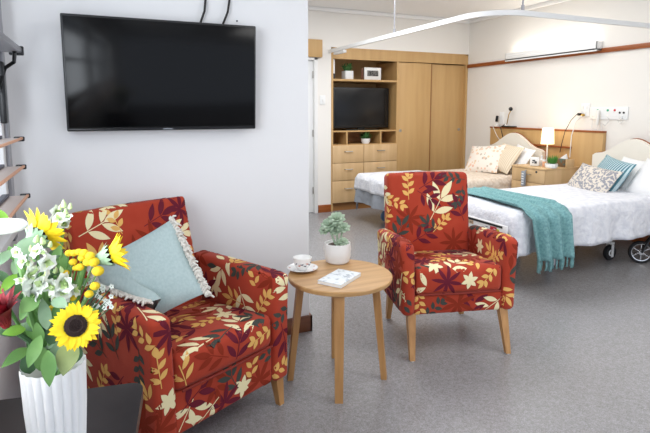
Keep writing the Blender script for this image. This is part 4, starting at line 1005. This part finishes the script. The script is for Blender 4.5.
p = wy(599.5, 114); q = wy(599.5, 125); t = thing('call_handset', 'grey white call handset hanging on the service panel', 'handset', (XR-.04, p.y, q.z))
part('body', G().bb((XR-.05, p.y-.016, q.z), (XR-.026, p.y+.016, wy(599, 110).z), .006), M['page'], t)
e = wy(594, 131); part('cord', G().tube([(XR-.035, p.y, q.z), (XR-.03, p.y+.01, q.z-.05), (XR-.03, e.y+.02, HZ+.03), (XR-.03, wy(594, 118).y, wy(594, 116).z)], .0035, 6), M['cablew'], t)
p = wy(606, 119); t = thing('cord', 'looped white cord under the right green dot of the service panel', 'cord', (XR-.02, p.y, p.z-.1)); lp_ = [wy(608, 116), wy(610, 121), wy(606, 126), wy(602, 122), wy(604, 140), wy(603, 150)]
part('flex', G().tube([v+Vector((-.02, 0, 0)) for v in lp_], .004, 6), M['cablew'], t)
p = wy(622, 117); t = thing('gas_outlet', 'white hook-shaped outlet below the service panel sockets', 'outlet', (XR-.02, p.y, p.z-.05)); part('hook', G().tube([v+Vector((-.02, 0, 0)) for v in (wy(621, 116), wy(622, 119), wy(619, 121), wy(622, 123), wy(624.5, 121))], .006, 8), M['page'], t); part('collar', G().lathe([(.014, 0), (.014, .02)], 12, X=Matrix.Translation(wy(622, 117)) @ Matrix.Rotation(R(-90), 4, 'Y')), M['white'], t)
a, b_ = wy(581, 103.5), wy(589, 116.5); t = thing('power_outlet', 'white double outlet left of the service panel', 'power outlet', (XR-.01, (a.y+b_.y)/2, b_.z))
part('plate', G().bb((XR-.012, b_.y, b_.z), (XR-.001, a.y, a.z), .003), M['white'], t)
for px in (583, 587): p = wy(px, 107); part('rocker', G().box((XR-.014, p.y, p.z), (.006, .02, .03), .002), M['whitemat'], t)
p = wy(580.5, 114.3); t = thing('plug', 'black plug with thin cord down to the lamp', 'plug', (XR-.03, p.y, p.z-.02)); part('body', G().box((XR-.03, p.y, p.z), (.035, .035, .03), .006), M['black'], t)
cd = [p+Vector((-.03, .02, 0)), wy(575, 120)+Vector((-.06, 0, 0)), wy(572, 131)+Vector((-.11, 0, 0)), wy(570, 143)+Vector((-.13, 0, 0)), wy(568, 152)+Vector((-.13, 0, 0))]
part('cord', G().tube(cd, .004, 6), M['cable'], t)
p = wy(584, 115); t = thing('plug', 'brass yellow plug with white cord down behind the nightstand', 'plug', (XR-.03, p.y, p.z-.02)); part('body', G().box((XR-.03, p.y, p.z), (.035, .035, .032), .01), M['brass'], t)
cd = [p+Vector((-.03, .0, -.01)), wy(580, 121)+Vector((-.06, 0, 0)), wy(578.5, 135)+Vector((-.11, 0, 0)), wy(576, 157)+Vector((-.1, 0, 0))]
part('cord', G().tube(cd, .0055, 6), M['cablew'], t)
# items above the far bed
def px_item(px, py, dx=.045): return at(px, py, X=XR-dx)
a, b_ = px_item(503.5, 128), px_item(515, 125.6); t = thing('charging_tray', 'black tray on the panel ledge above the far bed', 'tray', (XR-.05, (a.y+b_.y)/2, HZ))
part('tray', G().bb((XR-.09, b_.y, HZ), (XR-.01, a.y, HZ+.016), .003), M['black'], t)
p = px_item(497, 118); t = thing('handset', 'black handset standing at the left end of the panel ledge', 'handset', (p.x, p.y, HZ)); part('body', G().box((p.x, p.y, p.z-.01), (.03, .028, .085), .008, Matrix.Translation(p) @ Matrix.Rotation(R(10), 4, 'X') @ Matrix.Translation(-p)), M['black'], t)
part('cradle', G().bb((p.x-.03, p.y-.025, HZ), (p.x+.03, p.y+.03, HZ+.045), .006), M['page'], t)
c_ = [Vector((p.x-.02, p.y-.0, HZ+.02)), Vector((XR-.115, p.y-.005, HZ+.0)), px_item(497, 136, .12), px_item(500.5, 141, .12)]; part('cord', G().tube(c_, .004, 6), M['cablew'], t)
p = px_item(512.5, 109); t = thing('reading_lamp', 'small reading lamp with round black head above the far bed', 'lamp', (p.x, p.y, HZ))
part('head', G().ball((p.x-.03, p.y, p.z), .027, 14), M['black'], t); j = px_item(510.5, 114.5)
part('neck', G().tube([(p.x-.02, p.y, p.z-.01), (j.x-.03, j.y, j.z), (p.x-.015, px_item(508, 121).y, HZ+.05), (p.x, px_item(506.5, 121).y, HZ+.017)], .006, 7), M['brass'], t)
part('base', G().lathe([(.022, .016), (.022, .03), (.01, .036)], 14, (p.x, px_item(506.5, 121).y, HZ)), M['page'], t)
q = px_item(503.5, 140, .12); part('cord', G().tube([(p.x-.02, px_item(506, 121).y, HZ+.03), (XR-.115, px_item(504.5, 128).y, HZ+.003), (XR-.12, q.y, q.z)], .006, 6), M['cable'], t)
a, b_ = px_item(500, 112, .008), px_item(503.5, 124, .008); t = thing('power_outlet', 'white outlet plate on the wall above the far bed', 'power outlet', (XR-.01, (a.y+b_.y)/2, b_.z)); part('plate', G().bb((XR-.012, b_.y, b_.z), (XR-.001, a.y, a.z), .003), M['white'], t)
p = px_item(502, 116, .014); part('rocker', G().box((XR-.014, p.y, p.z), (.006, .02, .03), .002), M['whitemat'], t)
# ------------------------------------------------------------------ walker wheel beside the near bed
wc = at(640, 263, z=0); r = at(640, 249, Y=wc.y).z; r = .1
t = thing('walking_frame', 'black wheeled walking frame with silver spokes at the head of the near bed', 'walking frame', (wc.x, wc.y, 0))
ax = Vector((math.sin(R(-30)), math.cos(R(-30)), 0)); Xw = frame(Vector((wc.x, wc.y, r)), Vector((0, 0, 1)), (ax.x*.5-.55, -.85, 0))
g = G(); g.lathe([(r*.78, -.018), (r*.95, -.018), (r, -.01), (r, .01), (r*.95, .018), (r*.78, .018), (r*.78, -.018)], 36, X=Xw, caps=(False, False)); wh = part('tyre', g, M['rubber'], t)
g = G(); g.lathe([(r*.72, -.012), (r*.8, -.014), (r*.8, .014), (r*.72, .012), (r*.72, -.012)], 36, X=Xw, caps=(False, False)); g.lathe([(r*.2, -.022), (r*.2, .022)], 16, X=Xw)
for i in range(6):
    a = i*math.pi/3; g.tube([(r*.15*math.cos(a), r*.15*math.sin(a), 0), (r*.76*math.cos(a), r*.76*math.sin(a), 0)], .007, 6, X=Xw)
part('rim', g, M['chrome'], t)
n3 = Xw.to_3x3() @ Vector((0, 0, 1)); hub = Vector((wc.x, wc.y, r)); g = G(); rt = Vector((cR.x, cR.y, 0)).normalized()
for sg in (-1, 1): g.tube([hub+n3*.032*sg, hub+n3*.03*sg+Vector((0, 0, .06))+rt*.03, hub+rt*.09+Vector((0, 0, .15))+n3*.012*sg], .01, 8)
part('fork', g, M['black'], t)
g = G(); b0 = hub+rt*.09+Vector((0, 0, .145)); g.tube([b0, b0+rt*.16+Vector((0, 0, .45)), b0+rt*.2+Vector((0, 0, .7)), b0+rt*.12+Vector((0, 0, .74))], .014, 10); g.tube([b0+rt*.04+Vector((0, 0, .1)), b0+rt*.45+Vector((0, 0, .1))], .012, 8); g.tube([b0+rt*.45+Vector((0, 0, .1)), b0+rt*.5+Vector((0, 0, -.24))], .012, 8); part('frame_tube', g, M['black'], t)
# ------------------------------------------------------------------ light
def area(name, loc, rot, sx, sy, pw, col=(1, 1, 1)):
    l = bpy.data.lights.new(name, 'AREA'); l.shape = 'RECTANGLE'; l.size = sx; l.size_y = sy; l.energy = pw; l.color = col
    o = bpy.data.objects.new(name, l); COL.objects.link(o); o.location = loc; o.rotation_euler = rot; return o
area('window_daylight', (XL-.3, .8, 1.5), (0, R(-90), 0), 1.2, 1.4, 42, (.88, .94, 1))
area('ceiling_fill_front', (2.8, .9, ZC-.02), (0, 0, 0), 1.6, 1.2, 24, (1, .98, .96))  # unseen fill, added to brighten the near bed's side and the right floor
area('ceiling_fill_bed', (3.6, 4.3, ZC-.02), (0, 0, 0), 1.6, 1.6, 17, (.98, .98, .97))  # unseen area light, added to lift the bed area
area('ceiling_fill_hall', (1.9, 4.1, ZC-.02), (0, 0, 0), 1.2, 1.2, 36, (.9, .94, 1))  # bluish unseen fill, added to brighten the floor behind the television wall
area('wall_light_glow', (XR-.06, (at(508, 55, X=XR-.05).y+at(600, 44, X=XR-.05).y)/2, zl1+.01), (R(180), 0, 0), .06, 1.2, 1.0, (1, .96, .9))
l = bpy.data.lights.new('lamp_bulb', 'POINT'); l.energy = .9; l.color = (1, .78, .5); l.shadow_soft_size = .04; o = bpy.data.objects.new('lamp_bulb', l); COL.objects.link(o); o.location = (lp.x, lp.y, s1+.03)
w = bpy.data.worlds.new('world'); scene.world = w; w.use_nodes = True
bg = w.node_tree.nodes['Background']; bg.inputs[0].default_value = lin((228, 238, 255)); bg.inputs[1].default_value = .85
vs = scene.view_settings; vs.view_transform = 'Standard'; vs.look = 'None'; vs.exposure = .55; vs.gamma = 1; vs.use_curve_mapping = False
